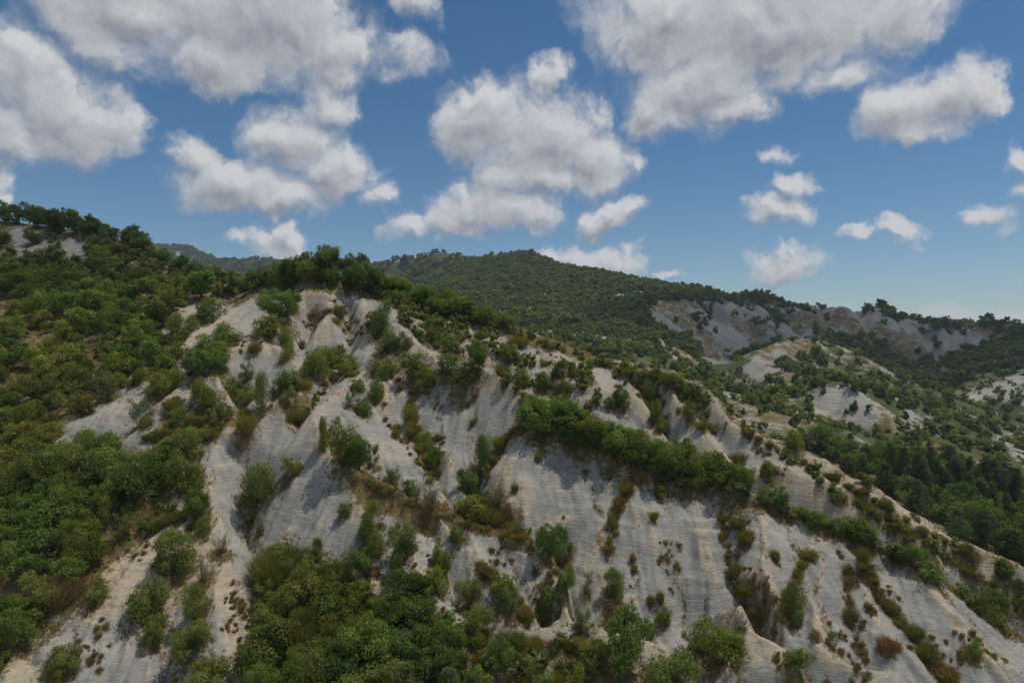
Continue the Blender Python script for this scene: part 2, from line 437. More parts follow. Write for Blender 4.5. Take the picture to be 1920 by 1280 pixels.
FARL = [
    # right-hand valley floor and the bumpy hill in the middle distance
    [(1150, 655, 330), (1260, 690, 300), (1330, 730, 270), (1420, 780, 235), (1500, 822, 205), (1620, 860, 185), (1750, 905, 168), (1920, 975, 150), (2150, 1050, 140)],
    [(1440, 770, 300), (1500, 742, 292), (1590, 725, 284), (1650, 755, 276), (1720, 800, 266), (1800, 826, 258), (1900, 862, 248), (2100, 920, 235)],
    [(1590, 812, 262), (1680, 822, 252), (1760, 850, 240), (1860, 885, 225), (2050, 960, 210)],
    [(1330, 722, 390), (1400, 672, 405), (1470, 634, 425), (1530, 628, 430), (1600, 662, 420), (1700, 712, 405), (1800, 752, 385), (1900, 800, 350), (2100, 850, 330)],
    [(1250, 668, 420), (1330, 708, 450), (1420, 690, 500), (1500, 672, 520)],
    [(1560, 658, 540), (1640, 684, 540), (1712, 708, 520), (1790, 735, 470), (1880, 790, 420), (2050, 850, 390)],
    [(2100, 610, 520), (1960, 655, 500), (1880, 690, 490), (1800, 735, 462), (1760, 770, 430)],
    [(2100, 700, 440), (1960, 740, 430), (1860, 780, 410)],
    # far eroded ridge on the right
    [(1200, 560, 600), (1280, 562, 650), (1350, 570, 680), (1450, 578, 700), (1550, 582, 700), (1640, 581, 690), (1720, 606, 680), (1800, 623, 665),
     (1850, 613, 650), (1900, 626, 620), (1980, 650, 600), (2200, 640, 600)],
    [(1240, 585, 610), (1300, 625, 590), (1360, 690, 565), (1410, 655, 610), (1470, 655, 625), (1520, 648, 640), (1600, 640, 640), (1690, 672, 628), (1712, 700, 610), (1745, 680, 618), (1800, 668, 615), (1860, 660, 600), (1960, 690, 570)],
    [(1300, 590, 640), (1330, 640, 600)], [(1440, 590, 685), (1410, 640, 620)], [(1550, 592, 690), (1520, 640, 645)], [(1640, 592, 678), (1685, 650, 636)],
    # wooded mountain in the middle
    [(560, 505, 1300), (660, 500, 1250), (740, 488, 1180), (790, 474, 1160), (825, 468, 1150), (870, 488, 1120), (930, 484, 1050), (960, 478, 1010), (985, 466, 1000), (1005, 474, 985), (1030, 498, 970),
     (1130, 510, 900), (1200, 524, 850), (1260, 552, 760), (1320, 566, 700)],
    [(985, 479, 1000), (1000, 530, 820), (1010, 570, 680), (1030, 600, 560), (1060, 625, 460), (1100, 642, 390)],
    [(1130, 510, 900), (1150, 560, 720), (1190, 590, 600), (1210, 622, 500), (1230, 650, 430), (1290, 680, 365)],
    [(870, 486, 1120), (900, 545, 800), (940, 580, 620), (960, 600, 520)],
    [(1060, 545, 800), (1090, 590, 640), (1120, 622, 520), (1150, 648, 430)],
    [(780, 560, 760), (860, 590, 600), (930, 630, 420)],
    # blue hills seen over the saddle
    [(200, 470, 2300), (285, 457, 2300), (335, 459, 2250), (370, 474, 2150), (398, 490, 2050), (440, 484, 1850), (480, 482, 1750), (530, 492, 1650), (600, 500, 1600)],
    [(-300, 470, 2300), (0, 465, 2400)],
]
FARLOOSE = [(100, 600, 0), (300, 500, -5), (500, 500, -10), (700, 500, -15), (800, 420, -15), (950, 300, -25), (1100, 260, -28), (-300, 600, 10), (-300, 1200, 30),
            (200, 1200, 10), (500, 1100, 0), (400, 1600, 60), (1000, 1300, 90), (1300, 1000, 20), (1600, 900, 10), (1900, 850, 0), (2300, 800, 0),
            (-600, 3000, 60), (300, 3200, 60), (700, 3000, 30), (1200, 3000, -20), (1800, 3000, -40), (2500, 3000, -40), (-600, 2300, 200),
            (-900, 6500, 0), (960, 6500, -60), (2900, 6500, -60), (3200, 300, -30), (3200, 1200, -20), (-1500, 300, 30), (-1500, 1200, 60),
            (3200, 100, -45), (-1500, 100, 0), (3200, 8, -45), (-1500, 8, -40), (-1500, 45, -25), (3200, 45, -40)]


def P3(px, py, D):
    return ((px - 960) / F * D, D, (640 - py) / F * D)


verts, edges = [], []
for ln in LINES + FARL:
    base = len(verts)
    pts = [P3(*p) for p in ln]
    dens = []
    for a, b in zip(pts, pts[1:]):
        n = max(1, int(math.dist(a, b) / max(3.0, 0.05 * a[1])))
        for k in range(n):
            t = k / n
            dens.append(tuple(a[i] + (b[i] - a[i]) * t for i in range(3)))
    dens.append(pts[-1])
    for i, p in enumerate(dens):
        verts.append(p)
        if i:
            edges.append((base + i - 1, base + i))
for px, D, z in LOOSE + FARLOOSE:
    verts.append(((px - 960) / F * D, D, z))
# plan coordinates are squeezed with distance only for the triangulation, so far and near triangles are alike
def plan(p):
    return Vector((p[0] / max(p[1], 1) * 100, math.log(max(p[1], 1)) * 100))
r = delaunay_2d_cdt([Vector((p[0], p[1])) for p in verts], edges, [], 0, 1e-4)
tv, te, tf, ov = r[0], r[1], r[2], r[3]
V0 = np.array(verts)
TV = np.zeros((len(tv), 3))
for i, v in enumerate(tv):
    TV[i, :2] = v
    if ov[i]:
        TV[i, 2] = np.mean([V0[k, 2] for k in ov[i]])
    else:
        dd = np.hypot(V0[:, 0] - v[0], V0[:, 1] - v[1])
        k = np.argsort(dd)[:2]
        w = 1 / (dd[k] + 1e-6)
        TV[i, 2] = (V0[k, 2] * w).sum() / w.sum()
TRI = [tuple(f) for f in tf if len(f) == 3]


class Grid:
    """a strip of land between two distances; columns are bearings, so that triangles stay the same size in any view from about here"""
    def __init__(s, d0, d1, ratio, ncol, umax, side):
        n = int(math.log(d1 / d0) / ratio)
        s.D = d0 * (d1 / d0) ** (np.arange(n + 1) / n)
        mid = np.linspace(-0.80, 0.80, ncol)
        lo = -0.80 - (umax - 0.80) * (np.arange(side, 0, -1) / side) ** 1.5
        s.U = np.concatenate([lo, mid, -lo[::-1]])
        s.UU, s.DD = np.meshgrid(s.U, s.D)
        s.X = s.UU * s.DD
        s.Z = np.full(s.X.shape, np.nan)
        for t in TRI:
            a, b, c = TV[t[0]], TV[t[1]], TV[t[2]]
            ys = (a[1], b[1], c[1])
            if max(ys) < d0 or min(ys) > d1:
                continue
            r0, r1 = np.searchsorted(s.D, min(ys) - 1e-6), np.searchsorted(s.D, max(ys) + 1e-6)
            us = [q[0] / max(q[1], 1e-3) for q in (a, b, c)]
            c0, c1 = np.searchsorted(s.U, min(us) - 1e-6), np.searchsorted(s.U, max(us) + 1e-6)
            if r0 >= r1 or c0 >= c1:
                continue
            x, y = s.X[r0:r1, c0:c1], s.DD[r0:r1, c0:c1]
            det = (b[1] - c[1]) * (a[0] - c[0]) + (c[0] - b[0]) * (a[1] - c[1])
            if abs(det) < 1e-9:
                continue
            l1 = ((b[1] - c[1]) * (x - c[0]) + (c[0] - b[0]) * (y - c[1])) / det
            l2 = ((c[1] - a[1]) * (x - c[0]) + (a[0] - c[0]) * (y - c[1])) / det
            l3 = 1 - l1 - l2
            m = (l1 > -1e-5) & (l2 > -1e-5) & (l3 > -1e-5)
            s.Z[r0:r1, c0:c1][m] = (l1 * a[2] + l2 * b[2] + l3 * c[2])[m]
        bad = np.isnan(s.Z)
        if bad.any():
            s.Z[bad] = -40.0

    def grad(s, z):
        gy = np.gradient(z, axis=0) / np.gradient(s.DD, axis=0)
        gx = np.gradient(z, axis=1) / np.gradient(s.X, axis=1)
        gy = gy - gx * s.UU
        return gx, gy

    def screen(s):
        return 960 + F * s.UU, 640 - F * s.Z / s.DD


NEAR = Grid(40.0, 216.0, 0.0025, 900, 1.5, 24)
MID = Grid(215.0, 1060.0, 0.0055, 640, 1.9, 16)
FAR = Grid(1050.0, 5200.0, 0.010, 460, 1.3, 12)


def shape_near(g):
    z = blur(g.Z, 1.2)
    low = blur(z, 20) - z                                     # cut the gullies deeper, the crests sharper than the plain facets give them
    near = sstep(150, 125, g.DD)
    z = z - (0.80 * np.maximum(low, 0) - 0.30 * np.maximum(-low, 0)) * near
    z = z + 0.5 * (z - blur(z, 6)) * near                        # knife edges and sharp creases
    gx, gy = g.grad(blur(z, 7))
    slope = np.hypot(gx, gy)
    st = sstep(0.25, 0.6, slope)
    x, y = g.X, g.DD
    z = z + 0.25 * fbm(x / 9, y / 9, 3, 0.5, 3) + (0.08 + 0.10 * st) * fbm(x / 2.1, y / 2.1, 3, 0.55, 9)
    wx = x + 0.8 * fbm(x / 4, y / 4, 3, .5, 7)
    wy = y + 0.8 * fbm(x / 4, y / 4, 3, .5, 8)
    z = z + st * (0.42 * rills(wx, wy, gx, gy, 6.5, 11) + 0.34 * rills(wx, wy, gx, gy, 2.8, 13) + 0.15 * rills(wx, wy, gx, gy, 1.15, 23))
    # bedding: harder layers stand out a little on the steep faces
    lay = z * 1.0 + 0.05 * x + 0.5 * fbm(x / 14, y / 14, 2, 0.5, 31)
    led = fbm(lay * 1.9, x / 6.0 + y / 9.0, 3, 0.6, 43)
    z = z + st * 0.24 * led * np.clip(0.55 + 1.2 * fbm(x / 6, y / 6, 2, .5, 41), 0, 1.3)
    z = z + 0.035 * fbm(x / 0.45, y / 0.45, 2, 0.6, 57) * (0.4 + st)
    g.Z = z
    g.slope = slope


def shape_far(g, k, wob, cell, amp):
    z = blur(g.Z, k)
    gx, gy = g.grad(blur(z, 5))
    slope = np.hypot(gx, gy)
    st = sstep(0.12, 0.4, slope)
    x, y = g.X, g.DD
    z = z + wob * fbm(x / (cell * 3), y / (cell * 3), 4, 0.5, 5)
    z = z + st * (amp * rills(x, y, gx, gy, cell, 71) + 0.4 * amp * rills(x, y, gx, gy, cell * 0.45, 83))
    if cell < 50:                                              # ravines of the far eroded ridge
        z = z + (8.0 * rills(x, y, gx, gy, 46.0, 91) + 6.0 * rills(x, y, gx, gy, 20.0, 95)) * sstep(470, 540, y) * sstep(800, 720, y) * sstep(0.22, 0.30, g.UU)
    g.Z = z
    g.slope = slope


shape_near(NEAR)
shape_far(MID, 1.4, 3.0, 26.0, 2.2)
shape_far(FAR, 1.2, 8.0, 120.0, 6.0)
# close the joints between the strips
def join(a, b):
    za = np.interp(b.U, a.U, a.Z[-1])
    n = 10
    for i in range(n):
        w = 1 - i / n
        b.Z[i] = b.Z[i] * (1 - w) + za * w
    b.Z[0] -= 0.15
join(NEAR, MID)
join(MID, FAR)

ALLD = np.concatenate([NEAR.D[NEAR.D < 215], MID.D[MID.D < 1050], FAR.D])


def column(u):
    out = []
    for g, lim in ((NEAR, 215), (MID, 1050), (FAR, 1e9)):
        k = int(np.clip(np.searchsorted(g.U, u), 1, len(g.U) - 1))
        t = (u - g.U[k - 1]) / (g.U[k] - g.U[k - 1])
        zz = g.Z[:, k - 1] * (1 - t) + g.Z[:, k] * t
        out.append(zz[g.D < lim])
    return np.concatenate(out)


def hit(px, py, dmin=0.0):
    """the point of the land that the photograph shows at (px, py)"""
    u, v = (px - 960) / F, (640 - py) / F
    z = column(u)
    s = z / ALLD - v
    ok = np.nonzero((s >= 0) & (ALLD > dmin))[0]
    if len(ok) == 0:
        return None
    k = int(ok[0])
    if k == 0:
        return None
    a, b = s[k - 1], s[k]
    t = 0.0 if b == a else float(np.clip(-a / (b - a), 0, 1))
    D = ALLD[k - 1] + (ALLD[k] - ALLD[k - 1]) * t
    return (u * D, D, z[k - 1] + (z[k] - z[k - 1]) * t)


def ground(x, y):
    g = NEAR if y < 215 else (MID if y < 1050 else FAR)
    u = x / y
    i = int(np.clip(np.searchsorted(g.D, y), 1, len(g.D) - 1))
    j = int(np.clip(np.searchsorted(g.U, u), 1, len(g.U) - 1))
    ti = (y - g.D[i - 1]) / (g.D[i] - g.D[i - 1])
    tj = (u - g.U[j - 1]) / (g.U[j] - g.U[j - 1])
    Z = g.Z
    return (Z[i - 1, j - 1] * (1 - ti) + Z[i, j - 1] * ti) * (1 - tj) + (Z[i - 1, j] * (1 - ti) + Z[i, j] * ti) * tj

# ------------------------------------------------------------------ what covers the ground (soil, dry grass, herbs), as regions of the land
def paint(g, m, poly, val=1.0, dr=(0, 1e9)):
    if not hasattr(g, 'edge'):
        s = 0.035 * g.DD
        px, py = g.screen()
        g.edge = (px + 16 * fbm(g.X / s, g.DD / s, 4, 0.6, 201), py + 11 * fbm(g.X / s, g.DD / s, 4, 0.6, 211))     # ragged edges
    px, py = g.edge
    k = in_poly(px, py, poly) & (g.DD > dr[0]) & (g.DD < dr[1])
    m[k] = np.maximum(m[k], val)


LEFT_WOOD = [(-250, 380), (0, 400), (110, 415), (260, 440), (330, 490), (480, 520), (560, 520), (590, 530), (540, 560), (490, 560), (440, 575), (385, 560), (320, 610), (270, 660),
             (235, 720), (130, 800), (80, 880), (200, 850), (290, 830), (390, 830), (385, 930), (300, 960), (215, 1050), (165, 1090), (130, 1180), (60, 1240), (-250, 1300)]
DRY = [
    ([(648, 885), (700, 890), (780, 930), (850, 950), (905, 975), (1000, 995), (1010, 1020), (930, 1010), (840, 990), (800, 985), (830, 1020), (800, 1010), (740, 970), (690, 950), (660, 920)], 0.9),
    ([(600, 520), (660, 520), (800, 555), (930, 590), (990, 615), (1060, 645), (1190, 690), (1260, 710), (1240, 720), (1120, 690), (1000, 650), (900, 615), (800, 585), (700, 560), (650, 535)], 0.75),
    ([(1000, 790), (1130, 820), (1400, 920), (1600, 1000), (1720, 1050), (1830, 1130), (1920, 1185), (1920, 1210), (1780, 1110), (1640, 1040), (1500, 990), (1380, 945), (1200, 880), (1060, 815)], 0.8),
    ([(300, 790), (420, 760), (440, 790), (390, 830), (330, 850), (300, 960), (240, 1000), (200, 990), (260, 900)], 1.0),
    ([(1000, 1190), (1130, 1200), (1260, 1240), (1250, 1290), (980, 1290), (1010, 1225)], 0.55),
    ([(150, 1010), (290, 960), (300, 990), (210, 1050), (150, 1150), (100, 1180)], 0.95),
    ([(690, 660), (740, 640), (780, 690), (740, 720), (690, 700)], 0.7),
    ([(1300, 1090), (1330, 1070), (1400, 1180), (1380, 1200)], 0.0),
    ([(640, 880), (700, 900), (720, 1000), (690, 1000), (650, 930)], 0.55),
    ([(0, 560), (140, 590), (120, 640), (0, 620)], 0.9),
    ([(0, 640), (110, 650), (130, 700), (60, 740), (0, 720)], 0.9),
    ([(880, 1090), (960, 1080), (1010, 1150), (1000, 1180), (940, 1180), (950, 1290), (860, 1290)], 0.5),
    ([(740, 560), (830, 590), (960, 670), (1080, 730), (1230, 850), (1100, 800), (960, 730), (900, 690), (800, 640)], 0.45),
    ([(1330, 750), (1400, 790), (1470, 830), (1600, 900), (1700, 960), (1650, 960), (1560, 905), (1440, 850), (1350, 790)], 0.5),
    ([(570, 690), (600, 715), (580, 730), (545, 700)], 0.8),
    ([(430, 690), (480, 720), (560, 720), (530, 770), (450, 800), (420, 740)], 0.4),
    ([(600, 790), (660, 840), (680, 890), (620, 855)], 0.6),
    ([(430, 770), (464, 790), (500, 775), (560, 735), (600, 740), (585, 775), (552, 800), (519, 770), (464, 812), (425, 785)], 0.9),
]
GREEN = [
    ([(780, 740), (800, 800), (830, 900), (805, 900), (770, 820), (755, 760)], 0.5),
    ([(960, 790), (985, 780), (930, 870), (900, 960), (960, 1000), (900, 975), (860, 930), (890, 880)], 0.6),
    ([(480, 1060), (560, 1050), (680, 1100), (760, 1120), (830, 1200), (850, 1290), (500, 1290), (470, 1150)], 0.9),
]
CREAM = [
    ([(585, 520), (640, 522), (660, 545), (630, 565), (600, 570), (560, 570), (530, 600), (560, 545)], 0.9),
    ([(640, 870), (680, 900), (700, 960), (660, 1000), (640, 930)], 0.9),
    ([(760, 1040), (800, 1060), (830, 1130), (860, 1180), (820, 1150), (770, 1100)], 0.9),
    ([(420, 1080), (460, 1110), (500, 1200), (510, 1290), (400, 1290), (430, 1180)], 1.0),
    ([(170, 1030), (300, 960), (400, 960), (440, 1060), (440, 1180), (350, 1120), (300, 1180), (240, 1130), (160, 1190)], 0.85),
    ([(0, 1225), (60, 1230), (90, 1290), (0, 1290)], 1.0),
    ([(700, 700), (745, 700), (740, 780), (700, 800), (690, 760)], 0.7),
    ([(1000, 780), (1100, 830), (1240, 880), (1230, 920), (1130, 880), (1030, 840)], 0.95),
    ([(170, 1040), (230, 1030), (240, 1110), (180, 1180), (140, 1180)], 1.0),
    ([(1230, 875), (1400, 925), (1560, 1000), (1700, 1040), (1820, 1120), (1800, 1130), (1680, 1060), (1540, 1015), (1400, 950), (1240, 900)], 0.8),
    ([(780, 570), (860, 620), (840, 640), (790, 600)], 0.6),
    ([(440, 550), (500, 548), (480, 580), (440, 600)], 0.6),
    ([(330, 740), (430, 700), (440, 780), (390, 830), (330, 800)], 0.6),
    ([(700, 640), (800, 660), (850, 705), (780, 740), (720, 720)], 0.6),
    ([(860, 600), (1000, 640), (1180, 720), (1240, 810), (1180, 770), (1000, 690), (900, 650)], 0.45),
]
# bare clay in the distance, and fields
FCLAY = [
    ([(1208, 572), (1262, 578), (1300, 588), (1345, 622), (1420, 612), (1455, 600), (1475, 640), (1402, 655), (1372, 700), (1335, 690), (1300, 640), (1250, 612)], 1, (430, 760)),
    ([(1290, 563), (1440, 574), (1430, 596), (1380, 600), (1330, 590)], 1, (520, 760)),
    ([(1465, 580), (1640, 580), (1600, 600), (1560, 622), (1500, 645), (1478, 604)], 1, (500, 760)),
    ([(1635, 583), (1720, 608), (1745, 640), (1722, 668), (1680, 655), (1650, 612)], 1, (500, 760)),
    ([(1690, 655), (1720, 690), (1700, 690)], 1, (450, 700)),
    ([(1740, 665), (1790, 640), (1850, 612), (1880, 616), (1800, 655), (1745, 680)], 1, (500, 760)),
    ([(1505, 745), (1590, 724), (1640, 748), (1700, 790), (1725, 812), (1640, 806), (1560, 775)], 0.62, (230, 330)),
    ([(1395, 690), (1450, 650), (1500, 634), (1525, 648), (1462, 700), (1420, 712)], 0.8, (330, 480)),
    ([(1760, 775), (1920, 690), (1920, 705), (1800, 772)], 0.7, (380, 520)),
    ([(1850, 830), (1920, 800), (1920, 815), (1870, 836)], 0.6, (230, 420)),
    ([(972, 572), (1030, 568), (1040, 580), (985, 590)], 0.8, (400, 900)),
    ([(1130, 625), (1150, 640), (1138, 655), (1120, 645)], 0.8, (350, 700)),
    ([(1240, 650), (1290, 660), (1320, 690), (1290, 690), (1255, 672)], 0.7, (300, 520)),
    ([(1000, 560), (1130, 535), (1140, 545), (1020, 572)], 0.3, (500, 1000)),
    ([(285, 470), (350, 472), (360, 485), (310, 484)], 0.6, (1700, 2400)),
]
FDRY = [
    ([(1595, 806), (1650, 800), (1720, 806), (1800, 824), (1870, 858), (1900, 880), (1780, 858), (1680, 832), (1610, 820)], 1.0, (220, 300)),
    ([(1195, 676), (1250, 670), (1300, 684), (1315, 700), (1270, 712), (1215, 705)], 1.0, (250, 460)),
    ([(1540, 770), (1570, 780), (1555, 800), (1520, 790)], 0.8, (230, 330)),
    ([(1480, 640), (1700, 700), (1800, 760), (1640, 740), (1520, 690)], 0.45, (300, 450)),
]


# clay left clear of scrub
KEEP_BARE = [[(392, 552), (330, 588), (280, 648), (325, 645), (400, 588)], [(505, 545), (430, 588), (362, 630), (420, 642), (485, 592)],
             [(602, 524), (500, 620), (560, 655), (680, 640), (648, 538)], [(225, 700), (285, 692), (292, 742), (240, 752)], [(88, 850), (170, 800), (240, 752), (262, 790), (180, 845), (100, 880)],
             [(15, 432), (95, 425), (98, 490), (35, 492)], [(108, 446), (168, 452), (166, 492), (128, 490)], [(240, 575), (290, 570), (290, 610), (235, 605)],
             [(300, 760), (400, 690), (425, 760), (340, 800)]]


# grassy openings in the left-hand scrub
OPEN = [[(0, 550), (110, 575), (150, 610), (60, 625), (0, 610)], [(0, 635), (90, 640), (130, 690), (70, 745), (0, 735)], [(150, 640), (200, 650), (190, 690), (150, 690)],
        [(270, 500), (330, 520), (300, 545), (250, 530)], [(20, 820), (80, 800), (70, 850), (10, 870)], [(150, 990), (230, 970), (200, 1040), (140, 1070)]]


def covers(g, near):
    x, y = g.X, g.DD
    n1, n2 = fbm(x / 4.0, y / 4.0, 4, 0.6, 101), fbm(x / 1.1, y / 1.1, 3, 0.6, 111)
    if near:
        dry, green, cream = (np.zeros_like(x) for _ in range(3))
        for p, v in DRY:
            paint(g, dry, p, v)
        for p, v in GREEN:
            paint(g, green, p, v)
        for p, v in CREAM:
            paint(g, cream, p, v)
        lw = np.zeros_like(x)
        paint(g, lw, LEFT_WOOD, 1.0)
        lw[(g.DD > 185)] = 1.0
        lw = blur(lw, 3)
        back = np.zeros_like(x)                                   # the far side of the main crest, wooded
        for p, v in [([(530, 540), (930, 607), (1190, 690), (1260, 712), (1440, 832), (1640, 931), (1860, 1055), (2600, 1300), (2600, 400), (530, 400)], 1)]:
            paint(g, back, p, 1.0, (96, 300))
        back = blur(back, 3)
        bare = np.zeros_like(x)
        for p in KEEP_BARE:
            paint(g, bare, p, 1.0)
        bare = blur(bare, 3)
        lw = lw * (1 - .9 * bare)
        dry = np.maximum(blur(dry, 3), lw * 0.62)
        dry = np.maximum(dry, back * 0.45)
        op = np.zeros_like(x)
        for p in OPEN:
            paint(g, op, p, 1.0)
        op = blur(op, 4)
        dry = np.maximum(dry, op * .95)
        green = np.maximum(blur(green, 3), lw * 0.5 * (1 - op))
        green = np.maximum(green, back * 0.6)
        z = g.Z
        conv = blur(z, 1.5) - blur(z, 9)
        crest = np.maximum(sstep(0.10, 0.5, conv), 0.55 * sstep(0.05, 0.18, blur(z, .8) - blur(z, 3.5)))
        flat = 1 - sstep(0.3, 0.62, g.slope)
        cream = np.maximum(blur(cream, 4), crest * 0.66)
        cream = np.maximum(cream, flat * 0.5)
        cream = np.clip(cream + 0.35 * n1, 0, 1)
        # tan soil along the crests, herbs along the gully lines
        for ln in LINES:
            pts = [P3(*p) for p in ln]
            for a, b in zip(pts, pts[1:]):
                L = max(1, int(math.dist(a, b) / 0.5))
                for q in range(L):
                    t = q / L
                    cx, cy = a[0] + (b[0] - a[0]) * t, a[1] + (b[1] - a[1]) * t
                    wob = math.sin(cy * 1.7 + cx) * .3 + math.sin(cy * .6 - cx * 1.3) * .3 + .3
                    cx += .45 * math.sin(cy * 1.3 + 2 * wob)
                    if not 45 < cy < 140:
                        continue
                    ci, cj = np.searchsorted(g.D, cy), np.searchsorted(g.U, cx / cy)
                    if not (2 < ci < len(g.D) - 2 and 2 < cj < len(g.U) - 2):
                        continue
                    R = 0.75
                    i0, i1 = np.searchsorted(g.D, cy - R), np.searchsorted(g.D, cy + R)
                    j0, j1 = np.searchsorted(g.U, (cx - R) / cy), np.searchsorted(g.U, (cx + R) / cy)
                    f = np.clip(1 - np.hypot(g.X[i0:i1, j0:j1] - cx, g.DD[i0:i1, j0:j1] - cy) / R, 0, 1)
                    if conv[ci, cj] > 0:
                        cream[i0:i1, j0:j1] = np.maximum(cream[i0:i1, j0:j1], f * .8 * (.55 + wob))
                        dry[i0:i1, j0:j1] = np.maximum(dry[i0:i1, j0:j1], f * .5 * (.4 + wob))
                    else:
                        dry[i0:i1, j0:j1] = np.maximum(dry[i0:i1, j0:j1], f * .55)
                        green[i0:i1, j0:j1] = np.maximum(green[i0:i1, j0:j1], f * .42)
        g.veg = [dry, green, cream]
        g.bare = 1 - np.clip(lw + back, 0, 1)
    else:
        clay, dry = np.zeros_like(x), np.zeros_like(x)
        for p, v, d in FCLAY:
            paint(g, clay, p, v, d)
        for p, v, d in FDRY:
            paint(g, dry, p, v, d)
        if g is MID:                                              # the long eroded band under the far ridge, broken by scrub
            band = np.zeros_like(x)
            paint(g, band, [(1208, 572), (1300, 563), (1450, 576), (1640, 580), (1720, 606), (1800, 622), (1860, 612), (1890, 622), (1800, 660), (1730, 695), (1700, 690), (1640, 645), (1560, 645),
                            (1480, 655), (1440, 645), (1400, 660), (1370, 705), (1330, 695), (1300, 645), (1250, 615)], 1.0, (440, 760))
            clay = np.maximum(clay, band * (fbm(x / 38, y / 38, 3, .55, 141) > -0.30))
        clay, dry = blur(clay, 1.1), blur(dry, 1.3)
        c2 = fbm(x / 60.0, y / 60.0, 4, 0.6, 131)
        if g is MID:
            clay = np.maximum(clay, sstep(0.22, 0.45, c2) * 0.7 * (y < 520))
            dry = np.maximum(dry, sstep(-0.05, 0.3, fbm(x / 40, y / 40, 3, 0.6, 151)) * 0.6)
        green = (1 - clay) * np.clip(.62 + .7 * fbm(x / 18, y / 18, 4, .6, 171), .2, 1)
        if g is FAR:
            green = 1 - clay
        g.clay = clay
        g.veg = [dry, green, np.clip(0.12 + 0.6 * fbm(x / 25, y / 25, 3, .5, 161), 0, 1)]


covers(NEAR, True)
covers(MID, False)
covers(FAR, False)


def ground_material(name, k):
    """grey banded marl, tan soil, dry grass and herbs; k scales the grain with the distance of the land"""
    m = bpy.data.materials.new(name)
    m.use_nodes = True
    nb = NB(m.node_tree)
    nb.n.clear()
    pos = nb.new('ShaderNodeNewGeometry').outputs['Position']
    def scaled(a, b, c):
        return nb.vmath('MULTIPLY', pos, (a / k, b / k, c / k))
    warp = nb.math('MULTIPLY_ADD', nb.noise(scaled(.16, .16, .10), 1.0, 2.0, .5), 1.3 * k, -0.65 * k)
    tilt = nb.math('ADD', nb.vmath('DOT_PRODUCT', pos, (0.055, 0.02, 1.0)), warp)
    cb = nb.new('ShaderNodeCombineXYZ')
    sp = nb.new('ShaderNodeSeparateXYZ')
    nb.put(sp.inputs[0], pos)
    nb.put(cb.inputs[0], nb.math('MULTIPLY', sp.outputs[0], 0.42 / k))
    nb.put(cb.inputs[1], nb.math('MULTIPLY', sp.outputs[1], 0.42 / k))
    nb.put(cb.inputs[2], nb.math('MULTIPLY', tilt, 4.6 / k))
    bands = nb.noise(cb.outputs[0], 1.0, 4.0, 0.66)
    big = nb.noise(scaled(.10, .10, .22), 1.0, 3.0, 0.6)
    streak = nb.noise(scaled(1.3, 1.3, .12), 1.0, 3.0, 0.62)
    grain = nb.noise(scaled(5.5, 5.5, 11.0), 1.0, 3.0, 0.75)
    clay = nb.mix(nb.step(big, 0.36, 0.64), rgb(.305, .297, .265), rgb(.398, .378, .326))
    clay = nb.mix(nb.step(streak, 0.48, 0.66, 0, 0.5), clay, rgb(.405, .388, .338))
    clay = nb.mix(nb.step(bands, 0.56, 0.70, 0, 0.40), clay, rgb(.40, .378, .322))
    line = nb.math('ABSOLUTE', nb.math('SUBTRACT', bands, 0.47))
    clay = nb.mix(nb.math('MULTIPLY', nb.step(line, 0.050, 0.006), nb.step(nb.noise(scaled(.45, .45, .8), 1.0, 2.0, .6), 0.38, 0.64, 0.0, 0.60)), clay, rgb(.20, .203, .196))
    clay = nb.mix(nb.step(grain, 0.50, 0.34, 0, 0.45), clay, rgb(.205, .21, .205))
    n_a = nb.noise(scaled(.9, .9, .9), 1.0, 3.0, 0.65)
    n_b = nb.noise(scaled(3.5, 3.5, 3.5), 1.0, 2.0, 0.65)
    jit = nb.math('ADD', nb.math('MULTIPLY_ADD', n_a, 1.1, -0.55), nb.math('MULTIPLY_ADD', n_b, 0.9, -0.45))
    def mask(at, lo, hi):
        return nb.step(nb.math('ADD', nb.attr(at), nb.math('MULTIPLY', jit, nb.math('MULTIPLY_ADD', nb.step(nb.attr(at), 0.02, 0.4), 0.85, 0.15))), lo, hi)
    soil = nb.mix(nb.step(n_b, 0.3, 0.7), rgb(.44, .35, .235), rgb(.52, .44, .315))
    soil = nb.mix(nb.step(bands, 0.50, 0.40, 0, 0.5), soil, rgb(.30, .245, .17))
    col = nb.mix(nb.math('MULTIPLY', mask('cream', 0.30, 0.75), 0.9), clay, soil)
    grass = nb.mix(nb.step(n_b, 0.35, 0.65), rgb(.150, .105, .048), rgb(.225, .170, .085))
    grass = nb.mix(nb.step(n_a, 0.50, 0.68, 0, 0.7), grass, rgb(.105, .100, .035))
    col = nb.mix(mask('dry', 0.38, 0.62), col, grass)
    herb = nb.mix(nb.step(n_b, 0.35, 0.68), rgb(.050, .066, .020), rgb(.115, .125, .042))
    col = nb.mix(mask('green', 0.42, 0.66), col, herb)
    h = nb.math('ADD', nb.math('MULTIPLY', nb.step(bands, 0.38, 0.58), 0.17), nb.math('MULTIPLY', grain, 0.42))
    bp = nb.new('ShaderNodeBump')
    bp.inputs['Strength'].default_value = 0.85
    bp.inputs['Distance'].default_value = 0.22 * k
    nb.put(bp.inputs['Height'], h)
    bs = nb.new('ShaderNodeBsdfPrincipled')
    nb.put(bs.inputs['Base Color'], col)
    bs.inputs['Roughness'].default_value = 0.95
    bs.inputs['Specular IOR Level'].default_value = 0.15
    nb.put(bs.inputs['Normal'], bp.outputs[0])
    out = nb.new('ShaderNodeOutputMaterial')
    nb.put(out.inputs['Surface'], bs.outputs[0])
    return m


